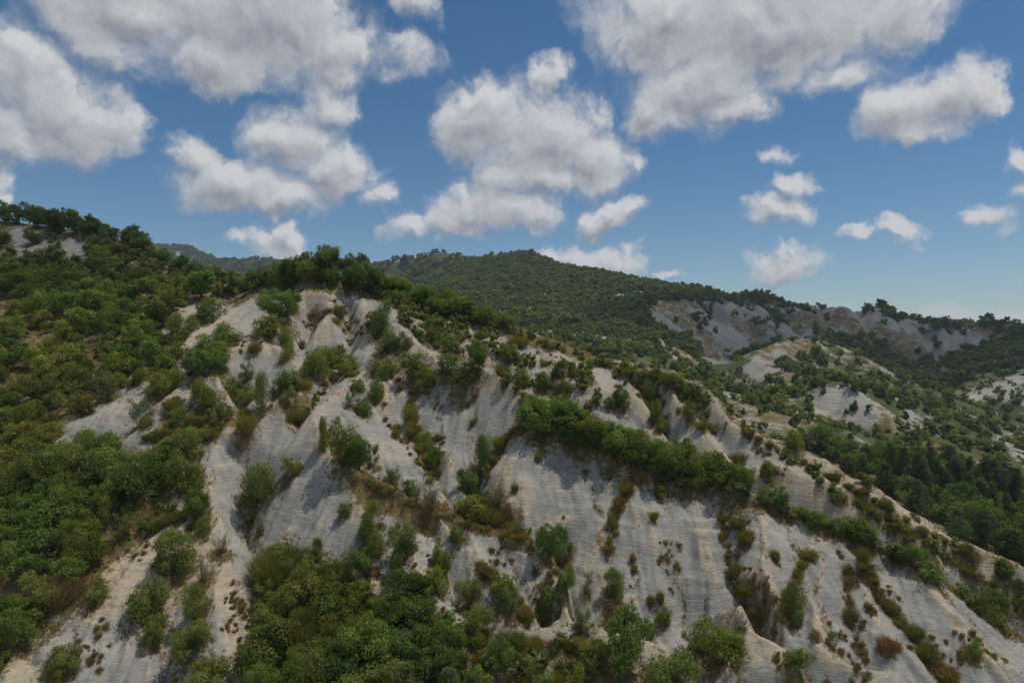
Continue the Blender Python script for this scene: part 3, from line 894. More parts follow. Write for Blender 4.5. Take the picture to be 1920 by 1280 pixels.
def land(name, g, mat):
    nr, nc = g.X.shape
    co = np.stack([g.X, g.DD, g.Z], -1).reshape(-1, 3).astype(np.float32)
    i = np.arange((nr - 1) * (nc - 1))
    rr, cc = i // (nc - 1), i % (nc - 1)
    a = rr * nc + cc
    quads = np.stack([a, a + 1, a + nc + 1, a + nc], -1).astype(np.int32)
    me = bpy.data.meshes.new(name)
    me.vertices.add(len(co))
    me.vertices.foreach_set('co', co.ravel())
    me.loops.add(quads.size)
    me.loops.foreach_set('vertex_index', quads.ravel())
    me.polygons.add(len(quads))
    me.polygons.foreach_set('loop_start', np.arange(0, quads.size, 4, dtype=np.int32))
    me.polygons.foreach_set('use_smooth', np.ones(len(quads), bool))
    me.update(calc_edges=True)
    for nm, arr in zip(('dry', 'green', 'cream'), g.veg):
        at = me.attributes.new(nm, 'FLOAT', 'POINT')
        at.data.foreach_set('value', arr.astype(np.float32).ravel())
    me.materials.append(mat)
    o = bpy.data.objects.new(name, me)
    COL.objects.link(o)
    o['kind'] = 'structure'
    return o

# ------------------------------------------------------------------ plants: a few individuals of each kind, one unit tall and about one unit wide
rng = np.random.default_rng(7)


def foliage_material(name, base, var, translucent=0.28):
    m = bpy.data.materials.new(name)
    m.use_nodes = True
    nb = NB(m.node_tree)
    nb.n.clear()
    oi = nb.new('ShaderNodeObjectInfo')
    tint = nb.attr('tint')
    col = nb.mix(tint, rgb(*[c * (1 - var) for c in base]), rgb(base[0] * (1 + var * 1.5), base[1] * (1 + var), base[2] * (1 + var * 0.6)))
    # each plant its own shade: some yellower, some bluer
    col = nb.mix(nb.math('MULTIPLY', oi.outputs['Random'], 0.45), col, nb.mix(1.0, col, rgb(1.38, 1.2, 0.85), 'MULTIPLY'))
    col = nb.mix(1.0, col, oi.outputs['Color'], 'MULTIPLY')
    bs = nb.new('ShaderNodeBsdfPrincipled')
    nb.put(bs.inputs['Base Color'], col)
    bs.inputs['Roughness'].default_value = 0.62
    bs.inputs['Specular IOR Level'].default_value = 0.25
    tr = nb.new('ShaderNodeBsdfTranslucent')
    nb.put(tr.inputs['Color'], nb.mix(1.0, col, rgb(1.25, 1.3, 0.7), 'MULTIPLY'))
    mx = nb.new('ShaderNodeMixShader')
    mx.inputs[0].default_value = translucent
    nb.put(mx.inputs[1], bs.outputs[0])
    nb.put(mx.inputs[2], tr.outputs[0])
    out = nb.new('ShaderNodeOutputMaterial')
    nb.put(out.inputs['Surface'], mx.outputs[0])
    return m


def bark_material():
    m = bpy.data.materials.new('bark')
    m.use_nodes = True
    nb = NB(m.node_tree)
    bs = nb.n['Principled BSDF']
    tc = nb.new('ShaderNodeTexCoord')
    n = nb.noise(tc.outputs['Object'], 14.0, 3.0, 0.6)
    nb.put(bs.inputs['Base Color'], nb.mix(n, rgb(.055, .042, .030), rgb(.19, .165, .135)))
    bs.inputs['Roughness'].default_value = 0.9
    return m


MAT = {
    'oak': foliage_material('oak_leaves', (.128, .190, .056), .42, .45),
    'shrub': foliage_material('shrub_leaves', (.160, .208, .066), .42, .45),
    'pale': foliage_material('pale_leaves', (.150, .200, .080), .35, .42),
    'pine': foliage_material('pine_needles', (.098, .138, .066), .35, 0.3),
    'broom': foliage_material('broom_stems', (.170, .188, .074), .40, 0.3),
    'brown': foliage_material('brown_stems', (.205, .180, .105), .40, 0.25),
    'straw': foliage_material('straw', (.27, .20, .10), .42, 0.25),
    'bark': bark_material(),
}


def mesh(name, co, quads, mat, tint=None, tris=None):
    me = bpy.data.meshes.new(name)
    faces = quads if tris is None else tris
    n = faces.shape[1]
    me.vertices.add(len(co))
    me.vertices.foreach_set('co', np.asarray(co, np.float32).ravel())
    me.loops.add(faces.size)
    me.loops.foreach_set('vertex_index', faces.astype(np.int32).ravel())
    me.polygons.add(len(faces))
    me.polygons.foreach_set('loop_start', np.arange(0, faces.size, n, dtype=np.int32))
    me.update(calc_edges=True)
    if tint is not None:
        at = me.attributes.new('tint', 'FLOAT', 'FACE')
        at.data.foreach_set('value', np.clip(tint, 0, 1).astype(np.float32))
    me.materials.append(mat)
    return me


def unit(v):
    return v / (np.linalg.norm(v, axis=-1, keepdims=True) + 1e-9)


def leaves(pos, nor, size, tint):
    """one bent leaf spray (a quad) at each position"""
    n = len(pos)
    nor = unit(nor)
    t = unit(np.cross(nor, rng.normal(size=(n, 3))))
    b = np.cross(nor, t)
    s = size[:, None]
    ln = rng.uniform(0.75, 1.35, (n, 1))
    a = pos - t * s * ln
    c = pos + t * s * ln
    d = pos + b * s * rng.uniform(.45, .8, (n, 1)) + nor * s * 0.18
    e = pos - b * s * rng.uniform(.45, .8, (n, 1)) + nor * s * 0.18
    co = np.stack([a, e, c, d], 1).reshape(-1, 3)
    return co, np.arange(4 * n).reshape(-1, 4), tint


def lobes_crown(lobes, n, leaf, ragged=0.25, up=0.15):
    """foliage on the outsides of overlapping lobes (x, y, z, r, flat)"""
    L = np.array(lobes)
    w = L[:, 3] ** 2
    pick = rng.choice(len(L), n, p=w / w.sum())
    d = unit(rng.normal(size=(n, 3)) + (0, 0, up))
    rad = L[pick, 3] * np.clip(rng.normal(0.90, 0.17, n) + (rng.random(n) < ragged) * rng.random(n) * 0.45, 0.3, 1.6)
    off = d * rad[:, None]
    off[:, 2] *= L[pick, 4]
    pos = L[pick, :3] + off
    lt = rng.uniform(0.15, 0.85, len(L))
    tint = lt[pick] * 0.55 + rng.random(n) * 0.45
    nor = d + rng.normal(size=(n, 3)) * 0.55
    size = leaf * rng.uniform(0.5, 1.5, n)
    lop = rng.normal(0, .16, 2)                                  # grown a little to one side, stretched one way
    pos[:, 0] = pos[:, 0] * rng.uniform(.85, 1.2) + lop[0] * pos[:, 2]
    pos[:, 1] = pos[:, 1] * rng.uniform(.85, 1.2) + lop[1] * pos[:, 2]
    keep = pos[:, 2] > 0.0
    return leaves(pos[keep], nor[keep], size[keep], tint[keep])


def tube(pts, r0, r1, sides=5):
    pts = np.asarray(pts, float)
    n = len(pts)
    tan = unit(np.gradient(pts, axis=0))
    a = unit(np.cross(tan, (0.3, 0.2, 0.93)) + 1e-4)
    b = np.cross(tan, a)
    rr = np.linspace(r0, r1, n)[:, None, None]
    th = np.arange(sides) / sides * 2 * np.pi
    ring = pts[:, None] + rr * (np.cos(th)[None, :, None] * a[:, None] + np.sin(th)[None, :, None] * b[:, None])
    co = ring.reshape(-1, 3)
    q = []
    for i in range(n - 1):
        for j in range(sides):
            q.append((i * sides + j, i * sides + (j + 1) % sides, (i + 1) * sides + (j + 1) % sides, (i + 1) * sides + j))
    return co, np.array(q)


def join_parts(parts):
    cs, qs, k = [], [], 0
    for co, q in parts:
        cs.append(co)
        qs.append(q + k)
        k += len(co)
    return np.concatenate(cs), np.concatenate(qs)


def branch_to(p0, p1, r0, r1, bend=0.08, n=5):
    t = np.linspace(0, 1, n)[:, None]
    p = np.asarray(p0) * (1 - t) + np.asarray(p1) * t
    p += np.sin(t * np.pi) * rng.normal(size=3) * bend * np.array((1, 1, 0.3))
    return tube(p, r0, r1)


PROTO = {}


def proto(kind, size, trunk, crown, mat):
    PROTO.setdefault((kind, size), []).append((trunk, crown, mat))


NLEAF = {'big': 6500, 'mid': 2600, 'small': 900, 'far': 320}
LEAF = {'big': .0205, 'mid': .031, 'small': .052, 'far': .092}


def env_lobes(n, rx, zc, rz, r0, r1, flat=0.85, zmin=0.12):
    out = []
    while len(out) < n:
        d = unit(rng.normal(size=3))
        k = rng.uniform(0.25, 1.0) ** 0.5
        r = rng.uniform(r0, r1)
        x, y = d[0] * k * (rx - r), d[1] * k * (rx - r)
        z = zc + d[2] * k * (rz - r)
        if z < zmin:
            continue
        out.append((x, y, z, r, flat))
    return out


def make_kinds():
    for size, nvar in (('big', 4), ('mid', 5), ('small', 3), ('far', 3)):
        n, lf = NLEAF[size], LEAF[size]
        for v in range(nvar):
            # oak: trunk, spreading limbs, lumpy uneven crown
            lob = env_lobes(26 if size != 'far' else 9, .56, .58, .46, .06, .18)
            lob += [(rng.normal(0, .1), rng.normal(0, .1), .86, .12, .9), (rng.normal(0, .18), rng.normal(0, .18), .3, .17, .7)]
            parts = [branch_to((0, 0, -.12), (rng.normal(0, .03), rng.normal(0, .03), .55), .030, .014)]
            for q in lob[:7]:
                parts.append(branch_to((0, 0, rng.uniform(.12, .4)), q[:3], .013, .004, .05, 4))
            proto('oak', size, join_parts(parts), lobes_crown(lob, n, lf), 'oak')
            # shrub: foliage down to the ground
            lob = env_lobes(24 if size != 'far' else 8, .58, .42, .50, .06, .20, .9, .05)
            lob += [(math.cos(a) * .3, math.sin(a) * .3, .13, .19, .7) for a in rng.uniform(0, 6.28, 5)]
            parts = [branch_to((rng.normal(0, .04), rng.normal(0, .04), -.12), q[:3], .014, .004, .06, 4) for q in lob[:6]]
            proto('shrub', size, join_parts(parts), lobes_crown(lob, n, lf, .3), 'shrub')
            if size == 'far':
                lob = [(rng.normal(0, .05) , rng.normal(0, .05), .25 + .68 * i / 6, .30 * (1 - i / 8.0), .6) for i in range(7)]
                proto('pine', size, branch_to((0, 0, -.1), (0, 0, .6), .03, .01), lobes_crown(lob, n, lf), 'pine')
                continue
            # upright: narrow, conical
            lob = []
            for i in range(14):
                z = rng.uniform(.1, .9)
                rr = (.34 if z < .5 else .34 * (1 - (z - .5) / .55)) + .04
                a = rng.uniform(0, 6.28)
                lob.append((math.cos(a) * rr * .6, math.sin(a) * rr * .6, z, rr * .55 + .03, 1.15))
            parts = [branch_to((0, 0, -.12), (0, 0, .8), .018, .004, .03)]
            proto('upright', size, join_parts(parts), lobes_crown(lob, n, lf * .9, .35), 'shrub')
            # sapling: thin branches with loose sprays of pale leaves
            parts, P, N, T = [branch_to((0, 0, -.12), (rng.normal(0, .04), rng.normal(0, .04), .82), .014, .004, .05)], [], [], []
            for i in range(11):
                a, z0 = rng.uniform(0, 6.28), rng.uniform(.05, .65)
                ln = rng.uniform(.22, .46)
                end = np.array((math.cos(a) * ln, math.sin(a) * ln, min(1.0, z0 + rng.uniform(.18, .38))))
                parts.append(branch_to((0, 0, z0), end, .008, .002, .04, 4))
                m = int(n * .05)
                t = rng.beta(2.4, 1.0, m)[:, None]
                P.append(np.array((0, 0, z0)) * (1 - t) + end * t + rng.normal(size=(m, 3)) * .055)
                N.append(rng.normal(size=(m, 3)) + (0, 0, .6))
                T.append(np.full(m, rng.uniform(.2, .8)) * .5 + rng.random(m) * .5)
            P, N, T = np.concatenate(P), np.concatenate(N), np.concatenate(T)
            proto('airy', size, join_parts(parts), leaves(P, N, lf * .85 * rng.uniform(.6, 1.3, len(P)), T), 'pale')
            # pine: whorls of flat needle clumps on a visible stem
            parts, lob = [branch_to((0, 0, -.1), (rng.normal(0, .02), rng.normal(0, .02), .95), .024, .006, .02)], []
            for i in range(7):
                z = .22 + .70 * i / 6
                reach = .40 * (1 - max(0, z - .35) / .75)
                for k in range(5 if i < 5 else 3):
                    a = rng.uniform(0, 6.28)
                    e = (math.cos(a) * reach * rng.uniform(.6, 1), math.sin(a) * reach * rng.uniform(.6, 1), z + rng.uniform(-.02, .05))
                    parts.append(branch_to((0, 0, z - .05), e, .008, .003, .02, 3))
                    lob.append((e[0], e[1], e[2], rng.uniform(.08, .14), .55))
                    lob.append((e[0] * .5, e[1] * .5, e[2] + .01, rng.uniform(.07, .12), .55))
            lob.append((0, 0, .93, .07, 1.2))
            proto('pine', size, join_parts(parts), lobes_crown(lob, n, lf * .85, .4), 'pine')
            # bare: mostly twigs
            parts, P = [], []
            for i in range(26 if size == 'big' else 16):
                a, rr = rng.uniform(0, 6.28), rng.uniform(.1, .5)
                e = np.array((math.cos(a) * rr, math.sin(a) * rr, rng.uniform(.55, 1.0)))
                parts.append(branch_to((0, 0, -.06), e, .011, .003, .07, 5))
                s0 = e * rng.uniform(.4, .7)
                parts.append(branch_to(s0, s0 + rng.normal(size=3) * .16 + (0, 0, .1), .006, .002, .03, 3))
                P.append(e * rng.uniform(.45, 1.0, (int(n * .012), 1)) + rng.normal(size=(int(n * .012), 3)) * .05)
            P = np.concatenate(P)
            proto('bare', size, join_parts(parts), leaves(P, rng.normal(size=P.shape), lf * .8 * rng.uniform(.5, 1.2, len(P)), rng.random(len(P))), 'broom')
            # broom: bundles of upright green-brown stems
            for knd, mt, cnt in (('broom', 'broom', n), ('brown', 'brown', int(n * .7))):
                m = cnt
                nc = 5                                             # several uneven bundles side by side
                bc = np.stack([rng.uniform(-.30, .30, nc), rng.uniform(-.30, .30, nc)], 1)
                bh = rng.uniform(.45, 1.0, nc)
                bh[0] = 1.0
                pk = rng.integers(0, nc, m)
                a, rr = rng.uniform(0, 6.28, m), np.sqrt(rng.random(m)) * .17
                base = np.stack([bc[pk, 0] + np.cos(a) * rr, bc[pk, 1] + np.sin(a) * rr, rng.uniform(-.08, .22, m)], 1)
                lean = np.stack([np.cos(a) * rr * 3.0, np.sin(a) * rr * 3.0, np.ones(m)], 1) + rng.normal(size=(m, 3)) * .30
                ln = rng.uniform(.22, .78, m) * bh[pk]
                tip = base + unit(lean) * ln[:, None]
                wv = unit(np.cross(unit(lean), rng.normal(size=(m, 3)))) * (lf * .24) * rng.uniform(.6, 1.4, (m, 1))
                mid = (base + tip) / 2
                co = np.stack([base, mid - wv, tip, mid + wv], 1).reshape(-1, 3)
                tt = rng.random(m)
                proto(knd, size, branch_to((0, 0, -.08), (0, 0, .3), .012, .004, .03, 3), (co, np.arange(4 * m).reshape(-1, 4), tt), mt)


make_kinds()
PM = {}
for (kind, size), lst in PROTO.items():
    for i, (tr, cr, mt) in enumerate(lst):
        a = mesh(f'{kind}_stem_{size}_{i}', tr[0], tr[1], MAT['bark'])
        b = mesh(f'{kind}_foliage_{size}_{i}', cr[0], cr[1], MAT[mt], cr[2])
        PM.setdefault((kind, size), []).append((a, b))

PLANTS = []        # (kind, x, y, z, width m, height m, label, group, shade)


def plant(kind, px, py, w, h, label, group=None, shade=(1, 1, 1), sink=0.05):
    p = hit(px, py)
    if p is None or p[1] > 4000:
        return
    D = p[1]
    PLANTS.append(dict(k=kind, x=p[0], y=D, z=p[2] - sink * h / F * D, w=w / F * D, h=h / F * D, label=label, group=group, shade=shade, app=h * (w ** .5)))

# ------------------------------------------------------------------ plants one can single out: kind, photo x and y of the foot, width and height in photo pixels, label
DK = (.80, .86, .82)
YL = (1.35, 1.15, .75)
NAMED = [
    ('shrub', 484, 946, 66, 98, 'tall feathery grey-green shrub in the V-shaped gully of the left grey face', (.95, .98, 1.05)),
    ('airy', 541, 893, 38, 48, 'thin leafy sapling just right of the tall shrub in the left grey gully', (1, 1, 1)),
    ('broom', 556, 885, 22, 24, 'low yellow-green broom on the slanting crease of the left grey face', YL),
    ('oak', 416, 792, 36, 40, 'small lone umbrella-shaped tree standing on the tip of the left zigzag crest', DK),
    ('shrub', 349, 912, 70, 86, 'big dark rounded shrub hanging over the left edge of the grey gully face', DK),
    ('shrub', 346, 850, 66, 58, 'broad olive shrub directly above the big dark one left of the grey gully', (1, 1, 1)),
    ('oak', 377, 972, 42, 62, 'ragged dark tree on the left rim of the grey gully below the hanging shrub', DK),
    ('upright', 380, 1000, 30, 40, 'small dense bush right under the ragged dark tree on the gully rim', (.9, .95, .9)),
    ('bare', 415, 1036, 40, 40, 'half-bare twiggy shrub clinging to the left rim of the grey gully', (1, 1, 1)),
    ('shrub', 331, 1060, 74, 84, 'broad round green shrub between two cream soil ribs at lower left', (1, 1.02, .9)),
    ('bare', 385, 1090, 44, 52, 'greyish half-bare shrub right of the broad round one on the cream ribs', (1, 1, 1)),
    ('shrub', 277, 1150, 76, 78, 'rounded dark shrub leading a bush column down the lower left gully', (.9, .95, .85)),
    ('shrub', 283, 1202, 42, 62, 'pointed lower bush at the foot of the lower left gully column', (.95, 1, .85)),
    ('upright', 375, 1150, 44, 66, 'slim green shrub in the second gully from the lower left', (1.05, 1.05, .9)),
    ('shrub', 360, 1220, 66, 70, 'dense bush filling the bottom of the second gully from lower left', (.9, .98, .85)),
    ('shrub', 375, 1290, 84, 62, 'pale green bush cut by the bottom edge below the second gully', (1.1, 1.08, .95)),
    ('shrub', 177, 1127, 40, 44, 'small round shrub on cream soil beside the left wood', (1, 1.02, .85)),
    ('shrub', 110, 1260, 62, 60, 'dusty olive bush above the cliff edge in the bottom left corner', (1.1, 1.0, .85)),
    ('brown', 130, 1130, 70, 80, 'tall straw-coloured broom thicket at the lower edge of the left wood', (.95, .9, .8)),
    ('airy', 232, 1010, 48, 50, 'light green sapling on the open edge of the left wood', (1, 1, .95)),
    ('shrub', 175, 856, 70, 64, 'round bright green tree hiding the pale clay patch on the left slope', (.95, 1.05, .9)),
    ('airy', 262, 800, 48, 54, 'thin grey-green sapling at the pale rounded clay spur on the left', (.95, .98, 1)),
    ('airy', 200, 748, 52, 50, 'thin pale sapling left of the cream-topped clay hump', (.95, .95, 1)),
    ('shrub', 303, 740, 64, 62, 'large yellow-green shrub between the clay humps on the left', (1.2, 1.1, .85)),
    ('oak', 367, 708, 44, 56, 'dark bushy tree on the crest left of the grey fluted spur', DK),
    ('shrub', 385, 755, 48, 60, 'wide olive shrub on the clay slope left of the fluted spur', (1.1, 1.05, .85)),
    ('shrub', 332, 795, 44, 44, 'leafy green bush low on the left pale clay slope', (1, 1.05, .9)),
    ('shrub', 440, 742, 42, 40, 'twiggy olive shrub between the fluted ribs under the pyramid', (.95, .95, .85)),
    ('shrub', 456, 762, 38, 48, 'green shrub in the gully just above the left notch of the zigzag crest', (1, 1.05, .9)),
    ('broom', 465, 806, 44, 52, 'yellow-green broom filling the left notch of the zigzag crest', YL),
    ('upright', 494, 762, 30, 66, 'slim upright shrub between fluted ribs above the zigzag crest', (1.05, 1.05, .9)),
    ('shrub', 535, 728, 54, 44, 'dense dark green bush at the foot of the fluted grey spur', (.8, .92, .75)),
    ('broom', 570, 728, 32, 26, 'orange-tinged broom at the right end of the fluted spur', (1.4, .95, .6)),
    ('broom', 556, 790, 40, 44, 'olive broom behind the middle notch of the zigzag crest', (1, .95, .8)),
    ('airy', 545, 770, 44, 46, 'wispy sapling on the banded clay knob above the zigzag crest', (1, 1, .9)),
    ('airy', 461, 712, 30, 36, 'small leafy sapling midway down the fluted grey spur', (.85, .95, .85)),
    ('shrub', 598, 698, 56, 62, 'tall leafy shrub group at the right foot of the pyramid face', (1, 1.03, .85)),
    ('shrub', 628, 684, 38, 42, 'small dark shrub beside the tall group at the pyramid foot', DK),
    ('upright', 540, 648, 24, 42, 'narrow upright shrub on the lower left of the pyramid face', (.9, .95, .85)),
    ('upright', 537, 672, 26, 34, 'narrow shrub right below another on the lower pyramid face', (.95, 1, .85)),
    ('brown', 564, 650, 16, 24, 'brown tuft in the middle of the lower pyramid face', (1, .95, .9)),
    ('broom', 638, 592, 22, 40, 'olive broom streak near the top right of the pyramid face', (1.1, 1.05, .8)),
    ('broom', 632, 604, 20, 18, 'low olive broom beneath the streak near the top of the pyramid', (1.1, 1.05, .8)),
    ('brown', 588, 590, 22, 12, 'flat brown tuft in the upper middle of the pyramid face', (.9, .85, .8)),
    ('shrub', 505, 625, 24, 34, 'dusky shrub at the left tip of the pyramid base', (.9, .9, .75)),
    ('broom', 478, 655, 26, 28, 'brown-green broom on the top of the fluted spur', (1.1, .9, .7)),
    ('oak', 527, 600, 62, 62, 'large bright green tree against the left side of the pyramid', (1.0, 1.12, .85)),
    ('shrub', 495, 622, 54, 42, 'yellow-green bush under the large tree left of the pyramid', (1.2, 1.15, .85)),
    ('oak', 547, 575, 36, 34, 'round green tree crown closest to the left edge of the pyramid', (.95, 1.08, .8)),
    ('shrub', 430, 640, 52, 44, 'green bush at the foot of the second grey face left of the pyramid', (1, 1.05, .9)),
    ('shrub', 384, 600, 60, 56, 'dark bush between the two grey faces on the left shoulder', DK),
    ('shrub', 340, 640, 56, 66, 'dark pointed bush at the bottom of the leftmost grey face', DK),
    ('shrub', 395, 660, 66, 44, 'wide mid-green bush below both grey faces on the left shoulder', (.9, 1, .85)),
    ('upright', 712, 628, 46, 70, 'dark shrub column on the right shoulder of the pyramid', DK),
    ('shrub', 704, 610, 40, 36, 'dark round crown on the upper right edge of the pyramid', (.7, .75, .7)),
    ('shrub', 724, 655, 40, 42, 'dense dark bush at the lower end of the pyramid shoulder column', DK),
    ('shrub', 755, 650, 34, 34, 'dark round shrub just right of the pyramid shoulder column', DK),
    ('airy', 702, 700, 38, 42, 'pale leafy shrub on the saddle below the pyramid shoulder', (1.05, 1, .85)),
    ('shrub', 722, 706, 34, 42, 'leafy green shrub at the head of the narrow cream rib', (1, 1, .85)),
    ('shrub', 660, 700, 34, 30, 'small olive shrub on the slope below the pyramid right foot', (1.05, 1, .8)),
    ('shrub', 650, 690, 46, 34, 'low olive bush line under the right foot of the pyramid', (.95, .92, .75)),
    ('shrub', 780, 700, 56, 50, 'dense dark shrub on the pale crest left of the notched grey bowl', DK),
    ('shrub', 801, 722, 38, 42, 'greener lower shrub at the top left lip of the grey bowl', (.9, 1, .8)),
    ('shrub', 840, 700, 48, 48, 'dark bush above the left arm of the bowl notch', DK),
    ('shrub', 868, 713, 58, 46, 'wide dark bush filling the notch at the top of the grey bowl', (.85, .92, .8)),
    ('oak', 902, 690, 44, 58, 'dark green tree on the slope above the right arm of the notch', (.8, .95, .75)),
    ('upright', 703, 748, 34, 48, 'dark slanting bush on the left of the cream rib', (.85, .95, .8)),
    ('shrub', 682, 775, 34, 38, 'lower end of the dark slanting bush row left of the cream rib', (.85, .95, .8)),
    ('airy', 657, 760, 26, 36, 'pale small shrub on the clay slope left of the slanting bush row', (.95, 1, 1)),
    ('shrub', 672, 730, 28, 26, 'tiny green shrub on the clay above the slanting bush row', (1, 1, .85)),
    ('shrub', 648, 868, 66, 104, 'very large olive bush on the grassy crest left of the middle spur', (.95, .92, .75)),
    ('oak', 672, 880, 54, 70, 'dark green tree at the right of the very large olive bush', (.85, .95, .8)),
    ('airy', 700, 876, 30, 48, 'thin leafy sapling right of the dark tree on the grassy crest', (.8, .9, .85)),
    ('upright', 605, 835, 24, 60, 'brownish upright shrub at the right end of the zigzag crest', (1.1, .95, .7)),
    ('broom', 771, 792, 26, 50, 'tall yellow-green broom at the top of the left bowl gully', YL),
    ('broom', 779, 815, 28, 36, 'yellow broom in the middle of the left bowl gully', (1.4, 1.2, .7)),
    ('shrub', 795, 845, 34, 44, 'light green shrub low in the left bowl gully', (1.1, 1.1, .85)),
    ('oak', 812, 884, 34, 52, 'dark conical tree at the foot of the left bowl gully', (.8, .95, .75)),
    ('broom', 745, 815, 20, 24, 'small yellow broom on the right edge of the middle spur', YL),
    ('upright', 900, 884, 36, 78, 'tall pointed dark green tree in the bottom of the grey bowl', (.78, .95, .75)),
    ('shrub', 884, 918, 40, 50, 'dense green shrub beneath the tall pointed tree in the bowl', (.85, 1, .75)),
    ('upright', 867, 914, 22, 40, 'bluish young pine-like shrub left of the bowl trees', (.75, .9, .9)),
    ('shrub', 893, 962, 60, 44, 'broad olive shrub at the outlet of the grey bowl', (1.15, 1.1, .8)),
    ('broom', 925, 974, 46, 42, 'yellow-green broom mass right of the bowl outlet', (1.2, 1.1, .75)),
    ('bare', 930, 950, 36, 40, 'brownish half-bare shrub above the broom at the bowl outlet', (1, .9, .8)),
    ('broom', 944, 836, 34, 40, 'yellow-green broom strip on the right flank of the bowl', (1.3, 1.25, .65)),
    ('broom', 928, 862, 28, 30, 'lower yellow-green broom on the right flank of the bowl', (1.35, 1.2, .65)),
    ('broom', 965, 812, 30, 26, 'upper brownish broom on the right flank of the bowl', (1.1, 1, .75)),
    ('shrub', 1013, 822, 26, 28, 'small dark shrub hanging from the left end of the hedge ridge', DK),
    ('shrub', 646, 962, 27, 28, 'small dark round shrub with its shadow on the left grey face', (.75, .82, .78)),
    ('upright', 688, 1012, 40, 76, 'tall dark bush column below the cream shoulder in the middle', (.85, .95, .75)),
    ('shrub', 706, 1036, 36, 48, 'olive bush at the right foot of the dark bush column', (1.05, 1.02, .75)),
    ('shrub', 755, 1030, 54, 62, 'wide grey-green shrub on the brow of the middle cream spur', (.95, 1, .95)),
    ('shrub', 743, 1074, 30, 46, 'compact grey-green shrub with a shadow on the middle cream spur', (.75, .82, .85)),
    ('upright', 816, 1054, 22, 42, 'narrow bright green shrub on the right of the middle cream spur', (.95, 1.1, .75)),
    ('shrub', 831, 1072, 30, 52, 'leafy shrub close to the narrow bright one on the cream spur', (1, 1.05, .8)),
    ('shrub', 817, 1106, 52, 52, 'round dense shrub with a dark shadow low on the cream spur', (.95, 1.05, .7)),
    ('airy', 880, 1132, 58, 66, 'light green bushy tree below the pale diagonal rib', (.95, 1.05, .9)),
    ('shrub', 890, 1190, 62, 66, 'grey-green bush next to the bottom of the pale diagonal rib', (.95, .98, .9)),
    ('airy', 955, 1150, 48, 58, 'leafy sapling group right of the pale diagonal rib', (.95, 1.05, .9)),
    ('shrub', 940, 1110, 42, 44, 'olive shrub at the head of the gully right of the diagonal rib', (1.05, 1, .75)),
    ('shrub', 857, 1012, 34, 35, 'small grey-green shrub on the grassy crest behind the diagonal rib', (.85, .95, .9)),
    ('bare', 807, 956, 48, 58, 'bare spreading twiggy shrub on the grassy crest in the middle', (1, 1, .9)),
    ('bare', 779, 938, 34, 46, 'half-bare shrub left of the bare spreading one on the grassy crest', (1, 1, .9)),
    ('shrub', 768, 925, 26, 34, 'green leafy shrub behind the half-bare one on the grassy crest', (.8, .95, .75)),
    ('airy', 735, 908, 32, 40, 'thin leafy shrub on the orange grass crest', (.85, .9, .8)),
    ('broom', 716, 925, 30, 26, 'olive broom in orange grass on the crest', (1.1, 1, .7)),
    ('oak', 690, 1084, 48, 54, 'dark leafy tree on the upper right fringe of the bottom thicket', (.95, 1.05, .85)),
    ('airy', 655, 1080, 22, 48, 'slender sapling against the grey wall above the bottom thicket', (.9, 1, .9)),
    ('broom', 597, 1032, 16, 48, 'tall thin grey broom on the apron of the left grey face', (.75, .8, .75)),
    ('airy', 487, 1000, 22, 24, 'tiny grey-green sapling on the floor of the left grey gully', (.9, 1, 1)),
    ('oak', 1028, 1052, 48, 72, 'leafy tree at the left of the pair under the crest between the spurs', (.85, 1.0, .8)),
    ('oak', 1052, 1062, 46, 76, 'leafy tree at the right of the pair under the crest between the spurs', (.9, 1.05, .8)),
    ('shrub', 1060, 1106, 38, 60, 'dense lower bush below the leafy tree pair', (.85, .98, .75)),
    ('airy', 1102, 1110, 20, 40, 'small upright sapling on the foot of the big grey face', (.85, 1.05, .85)),
    ('shrub', 1154, 1113, 37, 60, 'tall round-topped shrub standing alone at the foot of the big grey face', (.85, .98, .78)),
    ('shrub', 1027, 1134, 34, 46, 'single green shrub on the pale left-hand spur', (.85, .95, .8)),
    ('shrub', 1243, 1163, 26, 33, 'small green shrub at the end of the pale knoll right of the big oak', (.85, .98, .8)),
    ('broom', 1222, 1128, 18, 26, 'left one of two brown-green brooms above the pale knoll', (.95, .9, .75)),
    ('broom', 1240, 1126, 16, 34, 'right one of two brown-green brooms above the pale knoll', (.95, .9, .75)),
    ('oak', 1163, 1272, 100, 138, 'big dark oak tree standing at the bottom centre of the picture', (.88, 1, .85)),
    ('bare', 1150, 1150, 56, 34, 'grey twiggy bush behind the top of the big oak', (1, .95, .85)),
    ('airy', 1222, 1192, 24, 28, 'small leafy shrub on the pale knoll beside the big oak', (.8, .95, .8)),
    ('shrub', 1350, 1226, 96, 86, 'large dome-shaped yellow-green bush in front of the big grey face', (1.05, 1.12, .68)),
    ('broom', 1312, 1215, 40, 44, 'olive broom leaning on the left of the dome-shaped bush', (1.15, 1.05, .65)),
    ('shrub', 1262, 1292, 90, 84, 'blue-green soft bush at the bottom between oak and dome bush', (.82, .95, 1.0)),
    ('airy', 1292, 1230, 44, 52, 'light leafy shrub between the oak and the dome-shaped bush', (.85, 1, .9)),
    ('airy', 1095, 1182, 42, 60, 'airy pale sapling on the pale terrace left of the oak', (.95, 1.05, .85)),
    ('shrub', 1012, 1158, 22, 30, 'thin green shrub at the foot of the pale left-hand spur', (1, 1.05, .8)),
    ('broom', 1047, 1156, 18, 26, 'narrow dusky broom in the cleft of the pale spurs', (.9, .9, .7)),
    ('shrub', 1052, 1205, 34, 26, 'low olive shrub on the pale terrace crest', (.95, .95, .7)),
    ('oak', 935, 1268, 56, 66, 'dark leafy tree at the bottom edge left of the terrace', (.85, 1, .8)),
